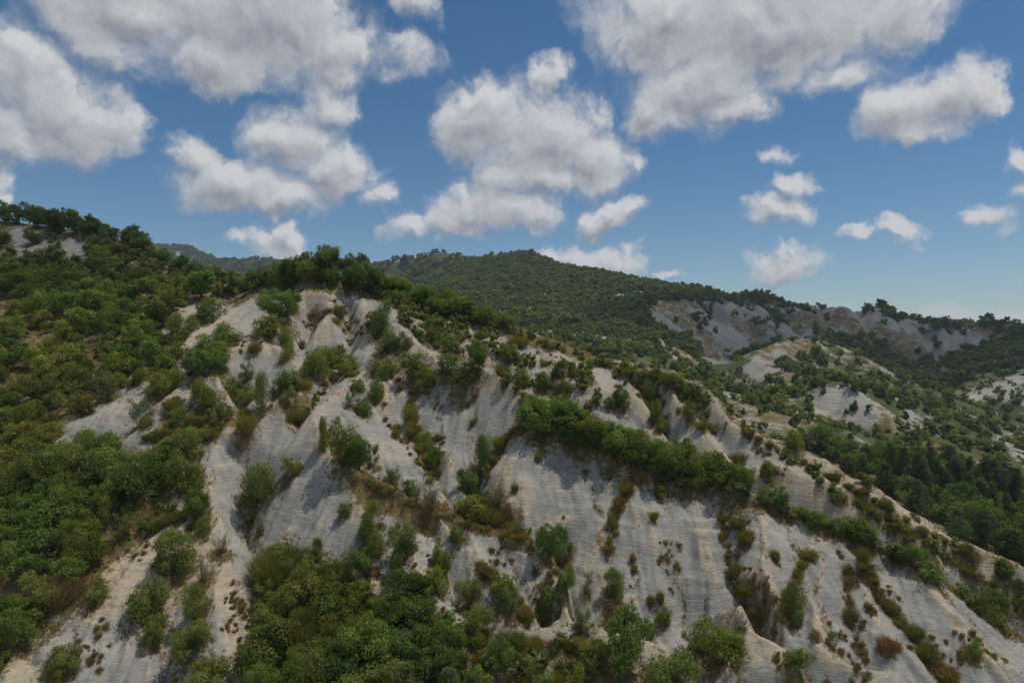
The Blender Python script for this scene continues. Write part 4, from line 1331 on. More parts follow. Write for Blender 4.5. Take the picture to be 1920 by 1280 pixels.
    ('shrub', 1075, 1285, 62, 48, 'mixed green bush at the bottom edge left of the big oak', (1, 1, .75)),
    ('shrub', 1105, 1250, 56, 50, 'olive shrub close to the left side of the big oak', (.95, .95, .7)),
    ('shrub', 1020, 1290, 52, 40, 'grey-green low bush at the bottom edge below the terrace', (.9, 1, .9)),
    ('upright', 1478, 1158, 44, 80, 'lone pointed olive shrub with dark shadow on the right grey slope', (1, .98, .68)),
    ('shrub', 1492, 1248, 50, 48, 'loose green bush at the bottom of the right grey slope', (.9, 1, .8)),
    ('airy', 1563, 1214, 27, 34, 'small fresh green sapling low on the right grey slope', (.95, 1.08, .85)),
    ('shrub', 1823, 1227, 30, 30, 'small round green shrub near the lower right corner', (.85, 1.02, .75)),
    ('shrub', 1446, 886, 34, 29, 'compact dark shrub at the edge of the pale basin behind the hedge', (.78, .88, .75)),
    ('broom', 1381, 870, 32, 38, 'brown broom bush inside the round pale basin behind the hedge', (.85, .80, .72)),
    ('airy', 1401, 930, 36, 56, 'loose pale young tree rising from the hedge below the basin', (.85, 1, .85)),
    ('airy', 1432, 945, 36, 46, 'leafy young tree right of the loose pale one in the hedge', (.82, 1, .8)),
    ('oak', 1466, 962, 46, 52, 'leafy round tree where the hedge thins out', (.85, 1, .8)),
    ('broom', 1712, 1194, 34, 44, 'brown-green broom high in the long gully on the right slope', (.95, .92, .7)),
    ('broom', 1740, 1236, 40, 52, 'darker broom low in the long gully on the right slope', (.82, .88, .66)),
    ('broom', 1672, 1146, 26, 34, 'yellow-brown broom in the upper long gully on the right slope', (1.1, .98, .66)),
    ('broom', 1385, 986, 30, 34, 'dusky broom under the hedge at the head of the right gully', (.8, .8, .7)),
    ('broom', 1396, 1016, 34, 40, 'broad brown broom below the dusky one in the right gully', (.95, .85, .66)),
    ('brown', 1376, 1075, 24, 42, 'brown broom streak in the middle of the right gully', (1, .9, .75)),
    ('broom', 1400, 1110, 30, 34, 'green-brown broom low in the right gully', (.9, .92, .68)),
    ('broom', 1414, 1150, 24, 30, 'last green-brown broom at the mouth of the right gully', (1, .98, .66)),
    ('broom', 1519, 1042, 34, 26, 'golden broom high on the right slope under the ragged ledge', (1.15, 1, .65)),
    ('broom', 1495, 1082, 22, 26, 'brown-gold broom under the golden one on the right slope', (1.1, .95, .65)),
    ('broom', 1455, 1050, 18, 36, 'narrow brown broom left of the golden one on the right slope', (1.05, .9, .68)),
    ('brown', 1594, 1090, 30, 22, 'flat brown broom on the rib right of the golden ones', (.9, .85, .75)),
    ('brown', 1593, 1160, 24, 44, 'tall dark brown broom further down the same rib', (.8, .78, .68)),
    ('broom', 1619, 1052, 22, 48, 'long brown-green broom streak under the far end of the hedge', (.95, .9, .66)),
    ('brown', 1640, 1112, 16, 26, 'grey-brown broom at the turn of the long right gully', (.8, .8, .75)),
    ('brown', 1664, 1215, 36, 40, 'rusty dry broom patch at the bottom of the right slope', (1, .75, .6)),
    ('broom', 1176, 920, 26, 30, 'golden broom at the top of the streak on the big grey face', (1.15, 1, .65)),
    ('broom', 1160, 945, 24, 28, 'golden-brown broom in the middle of the streak on the big grey face', (1.15, .98, .65)),
    ('broom', 1148, 985, 22, 40, 'golden broom low in the streak on the big grey face', (1.2, 1.02, .62)),
    ('brown', 1190, 900, 20, 20, 'brown tuft right above the broom streak on the big grey face', (1, .9, .75)),
    ('brown', 1187, 1050, 14, 22, 'brown tuft above the lone round-topped shrub', (1, .9, .75)),
    ('broom', 1188, 1070, 14, 24, 'olive broom between tuft and lone round-topped shrub', (1, .95, .7)),
    ('broom', 1225, 970, 18, 24, 'olive-brown broom under the middle of the hedge', (1.05, .98, .65)),
    ('shrub', 1236, 930, 24, 28, 'small dark green shrub on the cream band under the hedge', (.72, .88, .72)),
    ('brown', 1144, 895, 12, 20, 'small dusky tuft on cream ground under the hedge', (.85, .8, .75)),
    ('broom', 1008, 860, 16, 28, 'straw-coloured tuft at the left end of the big grey face', (1.3, 1.1, .75)),
    ('broom', 966, 918, 16, 22, 'dusky broom at the left foot of the big grey face', (.8, .8, .7)),
    ('broom', 885, 795, 15, 23, 'round two-toned broom in the middle of the grey bowl', (1, .92, .68)),
    ('brown', 819, 824, 12, 23, 'narrow brown broom on the left rib of the grey bowl', (.95, .85, .72)),
    ('broom', 878, 760, 11, 16, 'small olive tuft high in the grey bowl', (1, .9, .65)),
    ('brown', 891, 742, 18, 15, 'brown twiggy tuft just below the notch of the bowl', (.9, .85, .75)),
    ('brown', 780, 736, 28, 20, 'brown twiggy brush under the shrubs at the bowl lip', (.85, .75, .68)),
    ('brown', 749, 728, 14, 16, 'small brown tuft on the clay left of the bowl lip', (.8, .75, .7)),
    ('oak', 1160, 752, 30, 28, 'small dark round tree on the slope behind the hedge', (.72, .82, .72)),
    ('shrub', 1168, 760, 32, 32, 'round dark shrub on the grey facet behind the hedge', (.75, .85, .7)),
    ('shrub', 1228, 790, 28, 52, 'bush strip in the cleft between two grey facets behind the hedge', (.85, .92, .78)),
    ('upright', 1222, 750, 26, 44, 'upper bush of the cleft between the grey facets', (.85, .92, .78)),
    ('shrub', 1282, 745, 32, 36, 'dark bush right of the grey facets behind the hedge', (.82, .9, .72)),
    ('shrub', 1295, 775, 26, 30, 'grey-green bush at the right cleft of the facets', (.85, .9, .8)),
    ('broom', 1315, 800, 26, 28, 'olive bush in the hollow left of the pale basin', (1.1, 1.05, .75)),
    ('shrub', 1242, 808, 28, 26, 'pale willow-like bush at the foot of the grey facets', (1.1, 1.1, .95)),
    ('shrub', 1190, 715, 26, 36, 'leafy shrub on the top of the grey facets', (.9, .98, .8)),
    ('shrub', 1100, 700, 24, 34, 'shrub on the pale slope right of the upper spurs', (.9, .95, .8)),
]
for k, px, py, w, h, lab, sh in NAMED:
    plant(k, px, py + 2, w * (1.0 if k in ('broom', 'brown') else 1.08), h * (.95 if k in ('broom', 'brown') else 1.08), lab, None, tuple(min(1.3, .25 + .85 * c) for c in sh))
N_NAMED = len(PLANTS)

# ------------------------------------------------------------------ woods and scrub, region by region
occupied = []
def too_close(x, y, r):
    for ox, oy, orr in occupied[-6000:]:
        if abs(ox - x) < 12 and (ox - x) ** 2 + (oy - y) ** 2 < (0.55 * (r + orr)) ** 2:
            return True
    return False
for p in PLANTS:
    occupied.append((p['x'], p['y'], p['w'] * .5))


def scatter(poly, tries, mix, hm, label, group, shade=(1, 1, 1), dr=(0, 1e9), gap=1.0, ratio=(.8, 1.25), avoid=None):
    """plants spread over a region of the land given by its outline in the photograph; hm = height range in metres"""
    xs, ys = [p[0] for p in poly], [p[1] for p in poly]
    kinds, wts = zip(*mix)
    wts = np.array(wts) / sum(wts)
    for _ in range(tries):
        px, py = rng.uniform(min(xs), max(xs)), rng.uniform(min(ys), max(ys))
        if not in_poly(np.array(px), np.array(py), poly):
            continue
        if hm[1] > 1.3 and rng.random() < .9 and any(in_poly(np.array(px), np.array(py), q) for q in KEEP_BARE):
            continue
        if hm[1] > 1.3 and rng.random() < .8 and any(in_poly(np.array(px), np.array(py), q) for q in OPEN):
            continue
        p = hit(px, py)
        if p is None or not dr[0] < p[1] < dr[1]:
            continue
        h = rng.uniform(*hm) * rng.uniform(.85, 1.15)
        k = str(rng.choice(kinds, p=wts))
        w = h * rng.uniform(*ratio) * (.75 if k in ('upright', 'pine') else 1.0)
        r = w * .5 * gap
        if too_close(p[0], p[1], r):
            continue
        if avoid is not None and avoid(p):
            continue
        occupied.append((p[0], p[1], r))
        j, ye = rng.uniform(.66, 1.28), rng.uniform(.9, 1.2)
        PLANTS.append(dict(k=k, x=p[0], y=p[1], z=p[2] - .05 * h, w=w, h=h, label=label, group=group,
                           shade=(min(1.35, (.2 + .85 * shade[0]) * j * ye), min(1.3, (.2 + .85 * shade[1]) * j), min(1.2, (.2 + .8 * shade[2]) * j)), app=(h / p[1] * F) * (w / p[1] * F) ** .5))


def row(pts, n, mix, hm, label, group, shade=(1, 1, 1), spread=6, ratio=(.75, 1.3)):
    """plants strung along a crest"""
    kinds, wts = zip(*mix)
    wts = np.array(wts) / sum(wts)
    seg = [math.dist(a, b) for a, b in zip(pts, pts[1:])]
    for i in range(n):
        t = (i + rng.uniform(-.4, .4)) / n * sum(seg)
        t = min(max(t, 0), sum(seg) - 1e-6)
        for (a, b), s in zip(zip(pts, pts[1:]), seg):
            if t <= s:
                break
            t -= s
        px = a[0] + (b[0] - a[0]) * t / s + rng.normal(0, spread * .5)
        py = a[1] + (b[1] - a[1]) * t / s + rng.uniform(0, spread)
        p = hit(px, py)
        if p is None or p[1] > 260:
            continue
        h = rng.uniform(*hm)
        k = str(rng.choice(kinds, p=wts))
        w = h * rng.uniform(*ratio)
        occupied.append((p[0], p[1], w * .5))
        j, ye = rng.uniform(.66, 1.28), rng.uniform(.9, 1.2)
        PLANTS.append(dict(k=k, x=p[0], y=p[1], z=p[2] - .05 * h, w=w, h=h, label=label, group=group,
                           shade=(min(1.35, (.2 + .85 * shade[0]) * j * ye), min(1.3, (.2 + .85 * shade[1]) * j), min(1.2, (.2 + .8 * shade[2]) * j)), app=(h / p[1] * F) * (w / p[1] * F) ** .5))


O, S, A, U, PN, B, BR = 'oak', 'shrub', 'airy', 'upright', 'pine', 'broom', 'brown'
# trees on the summit and along the crest
row([(540, 534), (600, 528), (660, 540), (730, 548)], 12, [(O, 1)], (3.0, 6.6), 'dark oak standing on the summit right above the pale pyramid', 'oaks on the summit', (.78, .92, .8), 6, (.75, 1.05))
row([(560, 526), (640, 524), (700, 536)], 5, [(O, 1)], (5.5, 7.4), 'tallest dark tree rising from the middle of the summit wood', 'tallest summit trees', (.75, .88, .85), 3, (.6, .8))
row([(700, 545), (790, 570), (870, 596), (925, 610)], 19, [(O, .7), (S, .3)], (2.0, 5.4), 'broad green tree on the wooded crest right of the summit', 'trees on the crest right of the summit', (.92, 1.05, .8), 10, (.85, 1.15))
scatter([(690, 545), (800, 560), (930, 600), (940, 622), (880, 612), (800, 590), (720, 565)], 130, [(O, .5), (S, .5)], (2.8, 4.6), 'leafy scrub tree just below the summit crest', 'scrub below the summit crest', (.95, 1.05, .8))
row([(480, 532), (540, 534)], 7, [(O, .7), (S, .3)], (3.5, 5.5), 'dark tree on the saddle just left of the summit wood', 'trees on the saddle', (.75, .88, .78), 6)
row([(340, 508), (430, 526), (500, 534)], 13, [(O, .4), (S, .6)], (2.6, 4.2), 'small dark shrub on the low saddle left of the summit', 'shrubs on the saddle', (.72, .82, .75), 8)
row([(0, 414), (60, 420), (110, 426)], 7, [(O, 1)], (3.2, 7.6), 'gnarled dark oak on the top left skyline', 'oaks on the far left skyline', (.8, .92, .8), 6, (.75, 1.2))
row([(70, 424), (180, 438), (255, 458)], 15, [(O, 1)], (3.0, 7.4), 'dark oak in the skyline row of the left hill', 'oaks on the left skyline', (.8, .92, .8), 12, (.75, 1.3))
row([(240, 455), (300, 486), (345, 508)], 9, [(O, .7), (S, .3)], (3.2, 5.2), 'dark tree where the left skyline dips to the saddle', 'trees on the left skyline dip', (.8, .92, .8), 9)
# left hillside
scatter([(0, 440), (180, 455), (260, 470), (330, 515), (400, 530), (370, 545), (240, 560), (100, 540), (0, 520)], 700, [(S, .7), (O, .3)], (2.4, 4.4), 'dusky shrub below the skyline of the shaded left hill', 'scrub under the left skyline', (.95, 1.0, .85), (0, 260), .95,
        avoid=lambda p: 10 < (640 - p[2] / p[1] * F) - 425 < 60 and 5 < 960 + p[0] / p[1] * F < 165 and rng.random() < .72)
scatter([(0, 530), (120, 545), (250, 560), (380, 545), (500, 540), (470, 560), (390, 560), (320, 610), (270, 650), (240, 640), (120, 600), (0, 580)], 700, [(S, .55), (O, .45)], (3.2, 6.0), 'dark green bush in the middle wood of the left hill', 'wood on the middle left hill', (.92, 1.02, .8), gap=.95)
scatter([(0, 580), (120, 600), (240, 640), (280, 660), (240, 720), (200, 740), (0, 700)], 650, [(S, .7), (O, .3)], (2.8, 5.2), 'mid-green bush on the left slope above the clay humps', 'bushes on the left slope', (1.12, 1.15, .8), gap=1.2)
scatter([(0, 700), (200, 740), (130, 800), (80, 860), (90, 900), (0, 900)], 420, [(S, .6), (O, .3), (A, .1)], (2.4, 4.2), 'olive bush on the left slope below the grassy opening', 'bushes below the left opening', (1.15, 1.1, .8), gap=1.25)
scatter([(0, 860), (90, 870), (170, 850), (290, 870), (300, 940), (215, 990), (170, 1060), (110, 1130), (95, 1200), (0, 1230)], 900, [(O, .75), (S, .25)], (3.2, 6.2), 'leafy green tree in the dense wood at the lower left', 'trees of the lower left wood', (1.0, 1.1, .85), gap=.9)
scatter([(-70, 560), (0, 560), (0, 1290), (-70, 1290)], 60, [(O, .6), (S, .4)], (3.0, 5.2), 'leafy tree on the left slope at the picture edge', 'trees beyond the left edge', (.85, 1, .8), gap=1.0)
scatter([(230, 640), (300, 640), (330, 690), (420, 660), (400, 700), (330, 720), (280, 760), (220, 740)], 260, [(S, .6), (O, .4)], (2.6, 4.2), 'round bush between the left clay humps and grey faces', 'bushes on the left shoulder', (.92, 1.03, .78))
scatter([(280, 780), (400, 720), (430, 790), (390, 830), (330, 830), (290, 960), (380, 940), (400, 990), (330, 1000), (230, 1000), (260, 880)], 160, [(S, .5), (B, .5)], (1.2, 2.2), 'small olive bush on grass left of the grey gully', 'small bushes left of the grey gully', (1.0, 1.0, .72))
# thicket at the bottom
scatter([(475, 1110), (520, 1060), (600, 1062), (660, 1095), (700, 1110), (690, 1190), (600, 1230), (500, 1200)], 420, [(S, .55), (A, .3), (B, .15)], (2.4, 3.6), 'light olive shrub in the upper part of the bottom thicket', 'shrubs of the upper thicket', (1.05, 1.05, .74), gap=.85)
scatter([(690, 1120), (750, 1130), (830, 1190), (850, 1290), (640, 1290), (640, 1200)], 200, [(O, 1)], (3.2, 5.0), 'dark oak in the right part of the bottom thicket', 'oaks of the bottom thicket', (.8, .95, .78), gap=.85)
scatter([(500, 1200), (640, 1190), (700, 1290), (500, 1330), (480, 1260)], 320, [(S, .5), (O, .5)], (2.8, 4.4), 'mid-green tree in the lower left of the bottom thicket', 'trees of the lower thicket', (.9, 1, .8), gap=.9)
scatter([(650, 1285), (920, 1285), (920, 1390), (650, 1390)], 50, [(PN, .5), (S, .5)], (3.4, 4.6), 'grey-green soft-crowned bush along the bottom edge', 'bushes along the bottom edge', (1.1, 1.15, 1.2), gap=.9)
scatter([(850, 1180), (930, 1180), (1000, 1230), (1010, 1290), (860, 1290)], 80, [(S, .6), (B, .4)], (1.2, 2.2), 'low bush in the gully between thicket and terrace', 'bushes between thicket and terrace', (.95, .98, .75))
scatter([(985, 1215), (1120, 1215), (1120, 1290), (985, 1290)], 110, [(B, .6), (S, .4)], (1.0, 1.9), 'brown-green scrub on the pale terrace at the bottom', 'scrub on the bottom terrace', (1.0, .92, .66))
# hedge along the front ridge
row([(1000, 790), (1060, 812), (1130, 838), (1200, 866), (1270, 890), (1340, 910), (1385, 925)], 26, [(O, .7), (S, .3)], (2.0, 4.9), 'dense green tree in the hedge along the front ridge', 'hedge trees on the front ridge', (.95, 1.06, .8), 16, (.85, 1.2))
row([(1010, 778), (1120, 815), (1240, 862), (1340, 898)], 9, [(O, .6), (S, .4)], (2.4, 4.4), 'tree in the rear line of the ridge hedge', 'rear hedge trees', (.85, 1.0, .76), 8, (.85, 1.2))
row([(1480, 962), (1540, 985), (1590, 1002), (1660, 1030), (1720, 1060), (1790, 1105)], 14, [(S, .8), (O, .2)], (1.2, 2.9), 'bush in the thin lower hedge of the front ridge', 'lower hedge bushes', (.85, 1.0, .75), 9, (1.0, 1.5))
row([(1800, 1112), (1850, 1150), (1900, 1190)], 8, [(S, .6), (B, .4)], (1.2, 2.2), 'small bush at the right-hand end of the front ridge', 'small bushes at the ridge end', (.85, .95, .72), 8)
# slopes between notch, hedge and main crest
scatter([(740, 575), (790, 580), (870, 640), (830, 660), (770, 620)], 90, [(S, .6), (U, .2), (B, .2)], (1.8, 3.4), 'green shrub on the slope between pyramid shoulder and notch', 'shrubs above the notch', (.9, 1, .76))
scatter([(800, 600), (900, 610), (990, 645), (1070, 690), (1120, 720), (1180, 780), (1150, 830), (1040, 770), (960, 730), (900, 690), (850, 650)], 400, [(S, .7), (O, .2), (B, .1)], (1.2, 3.0), 'green shrub on the slope between notch and main crest', 'shrubs behind the notch', (.9, 1.0, .74), gap=1.05, avoid=lambda p: rng.random() < .35)
scatter([(930, 720), (1000, 740), (1100, 790), (1190, 840), (1160, 845), (1040, 795), (985, 760)], 90, [(S, .8), (O, .2)], (1.4, 2.8), 'bush on the bank behind the left end of the hedge', 'bushes behind the hedge', (.88, 1, .74))
row([(940, 612), (1000, 638), (1080, 664), (1190, 698), (1270, 716), (1340, 758)], 30, [(S, .6), (B, .2), (O, .2)], (1.2, 2.8), 'small shrub on the main crest above the right valley', 'shrubs on the main crest', (.95, 1, .74), 9)
scatter([(1110, 690), (1200, 700), (1290, 730), (1350, 790), (1300, 800), (1200, 740)], 50, [(S, .6), (B, .4)], (.7, 1.5), 'small shrub among the grey facets behind the hedge', 'shrubs among the facets', (.9, .95, .74))
row([(1380, 796), (1460, 846), (1560, 892), (1660, 945), (1740, 996), (1850, 1056)], 30, [(B, .5), (S, .5)], (.8, 1.8), 'low bush on the bare outer crest by the valley wood', 'low bushes on the outer crest', (.9, .9, .72), 9)
scatter([(1480, 870), (1700, 980), (1800, 1040), (1880, 1100), (1800, 1080), (1660, 1000), (1540, 930)], 80, [(B, .5), (S, .5)], (.8, 1.7), 'low bush on the grey slope behind the lower hedge', 'bushes behind the lower hedge', (.9, .95, .72))
scatter([(1820, 1060), (1920, 1100), (1920, 1180), (1850, 1130)], 60, [(S, .7), (O, .3)], (1.4, 2.6), 'shrub at the right edge behind the ridge end', 'shrubs at the right edge', (.9, 1, .76))
# right-hand valley wood
scatter([(1330, 757), (1450, 825), (1520, 838), (1700, 880), (1850, 910), (1920, 925), (2050, 950), (2050, 1100), (1920, 1075), (1800, 1020), (1640, 925), (1500, 850), (1400, 800)], 1500, [(O, .5), (PN, .32), (S, .18)], (5.0, 8.6), 'dark tree in the valley wood on the right', 'trees of the right valley wood', (.74, .88, .74), (96, 330), .8)
scatter([(1640, 885), (1920, 925), (1920, 1000), (1800, 980), (1660, 900)], 200, [(PN, 1)], (7.5, 10), 'tall dark pine standing out of the right valley wood', 'tall pines in the right valley wood', (.72, .84, .78), (96, 260), .6, (.6, .8))
row([(1370, 770), (1440, 812), (1510, 840), (1580, 870), (1660, 915), (1740, 965)], 20, [(S, .6), (O, .4)], (1.6, 3.2), 'bush at the near fringe of the right valley wood', 'fringe of the right valley wood', (.9, 1.02, .74), 10)

# small dry tufts strewn over the bare clay, thicker in rills and under the crests
def tufts(poly, tries, hm, label, group, mix=((BR, .6), (B, .4)), shade=(1, .95, .8), clump=0.10):
    scatter(poly, tries, list(mix), hm, label, group, shade, (0, 140), 1.0, (.8, 1.5),
            avoid=lambda p: float(fbm(np.array(p[0] / 3.0), np.array(p[1] / 3.0), 3, .6, 77)) < clump)


tufts([(1330, 960), (1520, 1010), (1680, 1060), (1760, 1110), (1900, 1250), (1900, 1285), (1480, 1285), (1400, 1150)], 924, (.25, .75), 'small dry tuft strewn on the right grey slope', 'tufts on the right grey slope')
tufts([(1010, 850), (1240, 900), (1340, 930), (1360, 1080), (1300, 1130), (1130, 1100), (1000, 960)], 330, (.25, .6), 'small dry tuft on the big grey face under the hedge', 'tufts on the big grey face', clump=.25)
tufts([(930, 1010), (1000, 1020), (1060, 1090), (1070, 1160), (1000, 1150), (900, 1060)], 286, (.25, .7), 'small brown tuft on the pale left-hand spur', 'tufts on the pale spur', clump=.0)
tufts([(560, 560), (650, 560), (690, 630), (610, 650), (520, 640), (500, 620)], 242, (.3, .9), 'small brown tuft on the pyramid face', 'tufts on the pyramid face', clump=.15)
tufts([(420, 640), (500, 640), (590, 720), (500, 770), (430, 790), (300, 770), (400, 690)], 286, (.4, 1.1), 'small dry tuft on the fluted clay under the pyramid', 'tufts on the fluted clay', clump=.05)
tufts([(420, 1060), (500, 1190), (500, 1280), (400, 1280), (420, 1150)], 242, (.25, .6), 'small brown tuft on the cream rib left of the thicket', 'tufts on the cream rib', clump=.0)
tufts([(150, 1060), (300, 980), (320, 1090), (240, 1260), (140, 1260)], 242, (.3, .7), 'small brown tuft on the cream soil at lower left', 'tufts on cream soil at lower left', clump=.05)
tufts([(690, 700), (760, 690), (820, 720), (850, 880), (800, 860), (720, 790)], 198, (.3, .8), 'small dry tuft on the clay left of the bowl', 'tufts left of the bowl', clump=.1)
tufts([(670, 960), (790, 1000), (850, 1170), (760, 1110), (690, 1100)], 220, (.25, .7), 'small tuft on the middle cream spur', 'tufts on the cream spur', clump=.0)
tufts([(1340, 780), (1440, 840), (1560, 900), (1680, 960), (1650, 990), (1500, 920), (1380, 880)], 242, (.3, .8), 'small tuft on the grey slope behind the hedge', 'tufts behind the hedge', clump=.1)
tufts([(780, 580), (1000, 650), (1200, 740), (1200, 760), (1000, 680), (820, 640)], 242, (.4, 1.0), 'small tuft on the upper spurs below the main crest', 'tufts on the upper spurs', clump=.0)


# strips of broom and grass down the gullies
def strip(pts, n, hm, label, group, mix=((B, .6), (BR, .25), (S, .15)), shade=(1.05, 1.0, .72), spread=7):
    row(pts, n, list(mix), hm, label, group, shade, spread, (.8, 1.5))


strip([(1610, 1030), (1643, 1112), (1671, 1146), (1712, 1192), (1750, 1243), (1785, 1285)], 26, (.5, 1.5), 'olive-brown broom in the long right-hand gully', 'brooms in the long right-hand gully')
strip([(1350, 960), (1366, 1020), (1370, 1085), (1395, 1130), (1432, 1176)], 24, (.4, 1.3), 'brown broom along the gully below the hedge end', 'brooms in the gully below the hedge')
strip([(1514, 1046), (1491, 1077), (1476, 1131), (1467, 1175)], 14, (.4, 1.2), 'golden broom in the rill of the pointed shrub', 'brooms in the rill of the pointed shrub', shade=(1.15, 1.0, .66))
strip([(1577, 1034), (1592, 1081), (1592, 1151), (1610, 1220)], 14, (.35, 1.0), 'dark brown broom in the rill right of the pointed shrub', 'brooms in the dark rill', mix=((BR, .8), (B, .2)), shade=(.85, .8, .7))
strip([(1185, 895), (1165, 940), (1148, 985), (1140, 1040)], 14, (.4, 1.1), 'golden broom in the streak on the big grey face', 'brooms in the golden streak', shade=(1.2, 1.02, .64))
strip([(768, 748), (770, 790), (785, 825), (808, 865), (822, 900)], 16, (.8, 1.9), 'yellow-green broom lining the left bowl gully', 'brooms of the left bowl gully', shade=(1.3, 1.2, .7))
strip([(730, 795), (760, 832), (790, 872), (812, 902)], 12, (.4, 1.0), 'small yellow broom along the right edge of the middle spur', 'brooms along the middle spur', shade=(1.2, 1.1, .7))
strip([(985, 785), (950, 825), (925, 865), (905, 905)], 12, (.7, 1.6), 'yellow-green broom on the right flank of the bowl', 'brooms on the bowl flank', shade=(1.3, 1.2, .66))
strip([(880, 920), (905, 955), (950, 985), (1000, 1000)], 12, (.8, 1.8), 'olive broom around the outlet of the bowl', 'brooms at the bowl outlet', shade=(1.15, 1.1, .72))
strip([(660, 895), (714, 914), (773, 946), (824, 966), (900, 990), (985, 1010), (1027, 1048)], 26, (.4, 1.3), 'low broom in the orange grass of the middle crest', 'brooms on the orange crest', mix=((BR, .45), (B, .4), (S, .15)))
strip([(900, 1060), (950, 1110), (985, 1150), (1000, 1180)], 14, (.7, 1.7), 'olive broom in the gully between the pale spurs', 'brooms between the pale spurs')
strip([(440, 735), (455, 775), (464, 812)], 8, (.8, 1.7), 'green broom in the gully above the left notch', 'brooms above the left notch', mix=((B, .5), (S, .5)))
strip([(640, 695), (600, 735), (575, 775), (555, 803)], 10, (.8, 1.8), 'green broom in the gully above the right notch', 'brooms above the right notch', mix=((B, .5), (S, .5)))
strip([(655, 610), (655, 645), (620, 668), (560, 684)], 12, (.6, 1.6), 'olive broom along the right foot of the pyramid', 'brooms at the pyramid foot', mix=((B, .5), (S, .5)))
strip([(1195, 715), (1225, 770), (1248, 825)], 9, (.7, 1.7), 'green bush in the cleft of the grey facets', 'bushes in the facet cleft', mix=((S, .8), (B, .2)), shade=(.9, .98, .76))
strip([(1285, 745), (1315, 785), (1340, 812)], 8, (.7, 1.7), 'bush in the right cleft of the grey facets', 'bushes in the right facet cleft', mix=((S, .8), (B, .2)), shade=(.9, .98, .76))
strip([(1530, 880), (1560, 920), (1640, 960), (1720, 1010), (1800, 1060)], 18, (.6, 1.6), 'low bush in the hollow behind the lower hedge', 'bushes in the hollow', mix=((S, .5), (B, .5)), shade=(.9, .95, .74))

# ------------------------------------------------------------------ woods too far to count
FARPTS = []        # x, y, z, width, height, kind index


def far_scatter(g, n, dr, hm, dens, kinds, ulim=.80):
    """tree positions over a whole strip of land; dens(row, col) is the chance that a tree stands there"""
    lo, hi = np.searchsorted(g.D, dr[0]), np.searchsorted(g.D, dr[1]) - 1
    d = rng.uniform(0, 1, n)
    D = np.sqrt(dr[0] ** 2 + d * (dr[1] ** 2 - dr[0] ** 2))
    U = rng.uniform(-ulim, ulim, n)
    i = np.clip(np.searchsorted(g.D, D), 1, len(g.D) - 1)
    j = np.clip(np.searchsorted(g.U, U), 1, len(g.U) - 1)
    keep = rng.random(n) < dens[i, j]
    D, U, i, j = D[keep], U[keep], i[keep], j[keep]
    ti = (D - g.D[i - 1]) / (g.D[i] - g.D[i - 1])
    tj = (U - g.U[j - 1]) / (g.U[j] - g.U[j - 1])
    Z = (g.Z[i - 1, j - 1] * (1 - ti) + g.Z[i, j - 1] * ti) * (1 - tj) + (g.Z[i - 1, j] * (1 - ti) + g.Z[i, j] * ti) * tj
    h = rng.uniform(hm[0], hm[1], len(D)) * (1 + .35 * fbm(U * D / 40, D / 40, 2, .5, 301))
    w = h * rng.uniform(.85, 1.5, len(D))
    kk = rng.choice(kinds, len(D))
    # leave out what lies out of sight behind nearer land
    ok = np.ones(len(D), bool)
    for q in range(len(D)):
        z = column(U[q])
        m = ALLD < D[q] - 6
        if m.any() and (z[m] / ALLD[m]).max() > (Z[q] + 1.2 * h[q]) / D[q]:
            ok[q] = False
    return np.stack([U * D, D, Z - .08 * h, w, h, kk], 1)[ok]


def open_ground(g):
    return np.clip(np.maximum(g.clay, g.veg[0] * .9), 0, 1)


og = open_ground(MID)
og[:] = np.where(MID.clay > .3, np.clip(MID.clay - .06, 0, .88), og * .75)
n1 = fbm(MID.X / 70, MID.DD / 70, 4, .55, 311)
dens_mid = np.clip((1 - 1.1 * og) * np.where(MID.DD > 480, 1.0, np.clip(.62 + 1.3 * n1, .08, 1)), 0.015, 1)
SCRUB = far_scatter(MID, 8500, (222, 500), (2.0, 6.0), dens_mid * .9, [0, 1, 1, 2])
WOODM = far_scatter(MID, 26000, (480, 1050), (5.0, 9.0), dens_mid, [0, 0, 1, 2], .80)
dens_far = np.clip(1 - og.max() * 0 - open_ground(FAR), 0.02, 1)
WOODF = far_scatter(FAR, 16000, (1050, 2450), (8, 13), dens_far * .9, [0, 0, 1], .55)

# ------------------------------------------------------------------ set the plants out: the largest as individuals, the smallest as undergrowth
NAMES = {'oak': ('oak_tree', 'tree', 'trunk', 'crown'), 'shrub': ('shrub', 'shrub', 'stems', 'foliage'), 'upright': ('upright_shrub', 'shrub', 'stems', 'foliage'),
         'airy': ('sapling', 'sapling', 'stems', 'foliage'), 'pine': ('pine_tree', 'pine tree', 'trunk', 'crown'), 'bare': ('twiggy_shrub', 'shrub', 'branches', 'leaves'),
         'broom': ('broom_bush', 'broom bush', 'stem_base', 'stems'), 'brown': ('dry_broom', 'broom bush', 'stem_base', 'stems')}
LIMIT = {'oak': 300, 'shrub': 300, 'upright': 300, 'airy': 300, 'pine': 300, 'bare': 300, 'broom': 300, 'brown': 300}


def size_class(hp):
    return 'big' if hp > 62 else ('mid' if hp > 27 else 'small')


